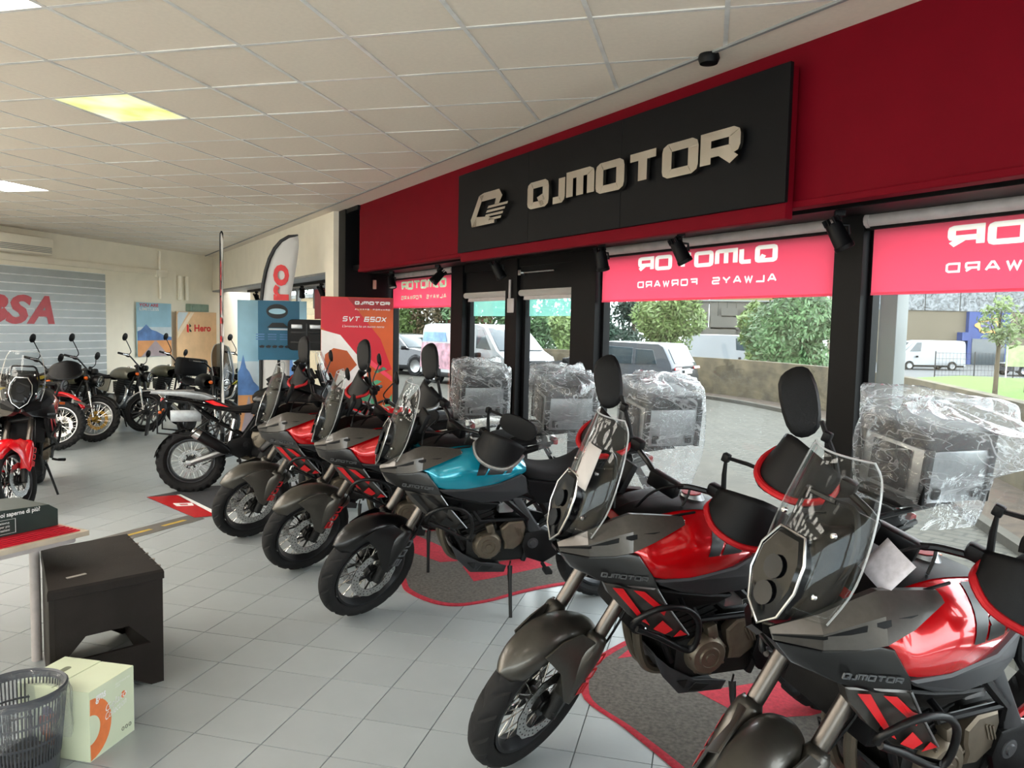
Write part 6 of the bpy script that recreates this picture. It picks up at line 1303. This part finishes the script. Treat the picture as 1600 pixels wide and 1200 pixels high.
def van(label, loc, rz, H, L, livery=False, W=1.95):
    h = L / 2; s = H / 2.0
    prof = [(-h, .3), (-h, 1.75 * s), (-h + .08, 1.95 * s), (-h + .4, 2.0 * s), (h * .32, 2.0 * s), (h * .46, 1.92 * s), (h * .78, 1.2 * s), (h * .95, 1.0 * s), (h, .8), (h, .32)]
    fr = [('windscreen', [(h * .475, .86, 1.88 * s), (h * .475, -.86, 1.88 * s), (h * .785, -.9, 1.22 * s), (h * .785, .9, 1.22 * s)], m_cgl, (.9, 0, .5)), ('grille', [(h + .01, .5, .92), (h + .01, -.5, .92), (h + .02, -.5, .72), (h + .02, .5, .72)], m_black, (1, 0, 0)), ('bumper', [(h + .012, .95, .6), (h + .012, -.95, .6), (h + .02, -.95, .34), (h + .02, .95, .34)], m_black, (1, 0, 0))]
    for q in (1, -1): fr.append(('headlight', [(h * .93, q * .98, 1.05), (h * 1.0, q * .6, .92), (h + .012, q * .6, .76), (h * .985, q * .97, .8)], m_alu, (1, 0, .3)))
    wins = [[(h * .34, 1.25 * s), (h * .66, 1.22 * s), (h * .44, 1.82 * s), (h * .30, 1.84 * s)]]
    t = vehicle('van', label, 'van', loc, rz, prof, None, W, (h * .66, -h * .58), .33, m_van, wins, fr, [], L)
    if livery:
        for q in (1, -1):
            MB().panel([(x, q * (W / 2 * (1 - .13 * max(0, (z - .95) / .9)) + .003), z) for x, z in ((-h * .98, .5), (-h * .2, .5), (-h * .1, .9), (-h * .25, 1.35), (-h * .97, 1.35))], (0, q, 0), .004, .001).build('livery', m_wrapg, t, smooth=False); MB().panel([(x, q * (W / 2 * (1 - .13 * max(0, (z - .95) / .9)) + .003), z) for x, z in ((-h * .95, 1.4), (-h * .35, 1.4), (-h * .4, 1.7), (-h * .93, 1.7))], (0, q, .1), .004, .001).build('livery', m_mtn, t, smooth=False)
    return t
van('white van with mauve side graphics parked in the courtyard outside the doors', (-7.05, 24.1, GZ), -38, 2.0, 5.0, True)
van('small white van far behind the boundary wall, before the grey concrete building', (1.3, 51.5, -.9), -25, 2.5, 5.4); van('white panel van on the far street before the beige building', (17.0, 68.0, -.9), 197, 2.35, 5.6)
def suv(label, loc, rz, body, H=1.74, L=4.75, W=1.98):
    h = L / 2; s = H / 1.74
    prof = [(-h, .35), (-h - .02, .75 * s), (-h + .06, 1.12 * s), (-h + .32, 1.62 * s), (-h + .45, 1.7 * s), (-.4, 1.74 * s), (.25, 1.68 * s), (h * .42, 1.14 * s), (h * .9, 1.0 * s), (h, .8), (h, .35)]
    wins = [[(-h + .5, 1.14 * s), (-h + 1.1, 1.12 * s), (-h + 1.1, 1.55 * s), (-h + .62, 1.52 * s)], [(-h + 1.18, 1.12 * s), (-.3, 1.11 * s), (-.3, 1.6 * s), (-h + 1.18, 1.57 * s)], [(-.22, 1.11 * s), (h * .34, 1.1 * s), (.25, 1.56 * s), (-.22, 1.6 * s)]]
    re = [('rear_window', [(-h + .075, .8, 1.16 * s), (-h + .075, -.8, 1.16 * s), (-h + .28, -.78, 1.56 * s), (-h + .28, .78, 1.56 * s)], m_cgl, (-1, 0, .4)), ('number_plate', [(-h - .03, .27, .98 * s), (-h - .03, -.27, .98 * s), (-h - .035, -.27, .86 * s), (-h - .035, .27, .86 * s)], m_plate, (-1, 0, 0)), ('bumper', [(-h - .03, .95, .6), (-h - .03, -.95, .6), (-h - .02, -.9, .35), (-h - .02, .9, .35)], m_black, (-1, 0, 0)), ('garnish', [(-h + .03, .8, 1.08 * s), (-h + .03, -.8, 1.08 * s), (-h + .01, -.8, 1.02 * s), (-h + .01, .8, 1.02 * s)], m_black, (-1, 0, .2))]
    for q in (1, -1): re.append(('tail_light', [(-h + .0, q * .98, 1.06 * s), (-h + .0, q * .5, 1.06 * s), (-h - .015, q * .5, .99 * s), (-h - .015, q * .98, .99 * s)], m_redlens, (-1, 0, .1)))
    fr = [('windscreen', [(.27, .84, 1.655 * s), (.27, -.84, 1.655 * s), (h * .415, -.9, 1.16 * s), (h * .415, .9, 1.16 * s)], m_cgl, (.8, 0, .6)), ('grille', [(h + .012, .5, .85), (h + .012, -.5, .85), (h + .012, -.5, .62), (h + .012, .5, .62)], m_black, (1, 0, 0))]
    for q in (1, -1): fr.append(('headlight', [(h * .92, q * .98, .98 * s), (h * 1.0, q * .55, .88), (h + .012, q * .55, .78), (h * .97, q * .97, .82)], m_alu, (1, 0, .2)))
    return vehicle('car', label, 'car', loc, rz, prof, None, W, (h * .62, -h * .6), .38, body, wins, fr, re, L)
suv('grey off road car parked in the courtyard, its rear and number plate towards the shop', (-2.62, 21.4, GZ), 162, m_suv, 1.62, 4.5, 1.9)
suv('dark car half hidden by the small window frame, facing the white van', (-11.6, 28.6, GZ), -20, m_dsuv, 1.6, 4.4); suv('dark car on the far street behind the fence', (22.5, 62.5, -.9), 200, m_dsuv, 1.5, 4.2)
# ---------------------------------------------------------------- buildings
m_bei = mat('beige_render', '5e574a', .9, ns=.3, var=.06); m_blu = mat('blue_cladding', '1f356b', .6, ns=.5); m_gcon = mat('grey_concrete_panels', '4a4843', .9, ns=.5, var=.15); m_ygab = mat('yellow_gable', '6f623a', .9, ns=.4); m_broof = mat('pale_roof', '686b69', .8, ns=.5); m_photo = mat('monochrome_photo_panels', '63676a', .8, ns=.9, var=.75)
def photo_tex(m):
    n = m.node_tree.nodes; z = [x for x in n if x.type == 'TEX_NOISE'][0]; z.inputs['Scale'].default_value = 1.6; z.inputs['Detail'].default_value = 9; z.inputs['Distortion'].default_value = 2.5
photo_tex(m_photo)
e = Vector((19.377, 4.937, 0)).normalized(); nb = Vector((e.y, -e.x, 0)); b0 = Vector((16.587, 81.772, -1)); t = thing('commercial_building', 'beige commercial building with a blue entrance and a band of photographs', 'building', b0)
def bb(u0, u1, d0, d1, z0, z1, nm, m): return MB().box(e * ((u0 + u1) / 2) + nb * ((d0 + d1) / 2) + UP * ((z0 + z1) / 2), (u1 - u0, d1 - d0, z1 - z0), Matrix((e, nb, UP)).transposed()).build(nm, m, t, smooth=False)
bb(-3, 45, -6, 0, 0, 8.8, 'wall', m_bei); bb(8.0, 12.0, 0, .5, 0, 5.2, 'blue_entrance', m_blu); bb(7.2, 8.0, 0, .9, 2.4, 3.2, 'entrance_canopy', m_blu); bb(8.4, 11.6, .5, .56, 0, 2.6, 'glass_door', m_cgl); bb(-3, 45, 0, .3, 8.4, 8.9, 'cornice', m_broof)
for k in range(9): bb(-2.9 + 3.4 * k, .4 + 3.4 * k, 0, .12, 5.25, 8.0, 'photo_panel', m_photo)
c = e * 9.9 + nb * .52 + UP * 3.9
mb = MB(); mb.prism([c + e * (1.25 * cos(a) * (1 + .12 * cos(a * 6))) + UP * (.75 * sin(a) * (1 + .1 * cos(a * 6))) for a in [k * pi / 18 for k in range(36)]], nb * .05); mb.build('crest', mat('gold_crest', 'b08a4a', .5, ns=4, var=.4), t, smooth=False)
MB().prism([c + e * (.8 * cos(a)) + UP * (.42 * sin(a)) + nb * .05 for a in [k * pi / 12 for k in range(24)]], nb * .02).build('crest_centre', mat('crest_blue', '4a4a72', .5, ns=6), t, smooth=False)
t = thing('concrete_building', 'grey concrete shed with a stepped wall behind the trees', 'building', (-1.5, 72, -1)); 
for k in range(14): MB().box((.35 + .78 * k, 4, 2.75), (.76, 8, 5.5), b=.01).build('wall_panel', m_gcon, t, smooth=False)
for x, z, w_, h in ((2.9, 3.6, 2.4, 1.2), (2.5, 2.5, 2.8, 1.3), (3.3, 4.5, 1.4, .8)): MB().box((x, -.3, z), (w_, .5, h)).build('wall_block', m_gcon, t, smooth=False)
MB().box((6.9, -.05, 1.3), (1.6, .1, 2.6)).build('door_opening', m_cgl, t, smooth=False); MB().box((5.3, 4, 5.56), (11, 8.4, .14)).build('roof', m_broof, t, smooth=False)
t = thing('gabled_building', 'distant building with a yellow gable under a grey roof', 'building', (.5, 99, -1)); MB().prism([(0, 0, 0), (9, 0, 0), (9, 0, 7.0), (4.2, 0, 8.4), (0, 0, 7.0)], (0, 10, 0)).build('gable_wall', m_ygab, t, smooth=False)
MB().prism([(-.4, -.4, 6.95), (4.2, -.4, 8.6), (9.4, -.4, 6.95), (9.4, -.4, 6.8), (4.2, -.4, 8.4), (-.4, -.4, 6.8)], (0, 10.6, 0)).build('roof', m_broof, t, smooth=False)
# fence and notice board by the street
t = thing('street_fence', 'thin dark wire fence along the far street', 'fence', (12, 46, -.6)); fd = Vector((18, 5.5, 0)).normalized()
for k in range(9): MB().cyl(fd * (2.2 * k) , fd * (2.2 * k) + UP * 1.6, .03, n=6).build('post', m_frame, t)
mb = MB()
for z in (.3, .6, .9, 1.2, 1.5): mb.tube([UP * z, fd * 17.6 + UP * z], .01, 4)
for k in range(88): mb.tube([fd * (.2 * k) + UP * .05, fd * (.2 * k) + UP * 1.55], .006, 3, cap=False)
mb.build('mesh', m_frame, t, kind='stuff')
t = thing('notice_board', 'greenish notice board on two posts behind the lawn', 'notice board', (14.5, 41, -.3)); MB().box((0, 0, 1.25), (1.6, .06, 1.0), b=.01).build('board', mat('notice_green', '7f8a62', .6, ns=3, var=.3), t, smooth=False)
for x in (-.75, .75): MB().cyl((x, 0, -.3), (x, 0, 1.8), .035, n=8).build('post', m_tube, t)
# what stands behind the far shop window
t = thing('neighbour_wall', 'cream rendered wall seen through the far shop window', 'building', G(15.3, 3.0, GZ)); MB().box(FU * 6 + UP * 1.3 , (12, .3, 2.6), GROT).build('wall', mat('cream_render', '8a7a5e', .9, ns=.5), t, smooth=False); MB().box(FU * 6 + UP * 2.65, (12.2, .5, .1), GROT).build('coping', m_broof, t, smooth=False)
t = thing('window_banner', 'grey and pink HEROMOTOS banner hung across the far shop window', 'banner', G(11.6, .70, 2.05)); MB().box((0, 0, .2), (3.2, .01, .34), GROT).build('cloth', mat('banner_cloth_grey', '8d8f95', .7, ns=3), t, smooth=False); MB().box(-FU * -.9 + UP * .1 - FN * .004, (1.2, .01, .5), GROT).build('pink_cloth', mat('banner_cloth_pink', 'c0565c', .7, ns=3), t, smooth=False)
text_mb('HEROMOTOS', .2, FU * .35 + UP * .1 - FN * .012, -FU, UP, -FN, .0, width=1.5, bold=.02).build('lettering', m_rtxt, t, smooth=False)
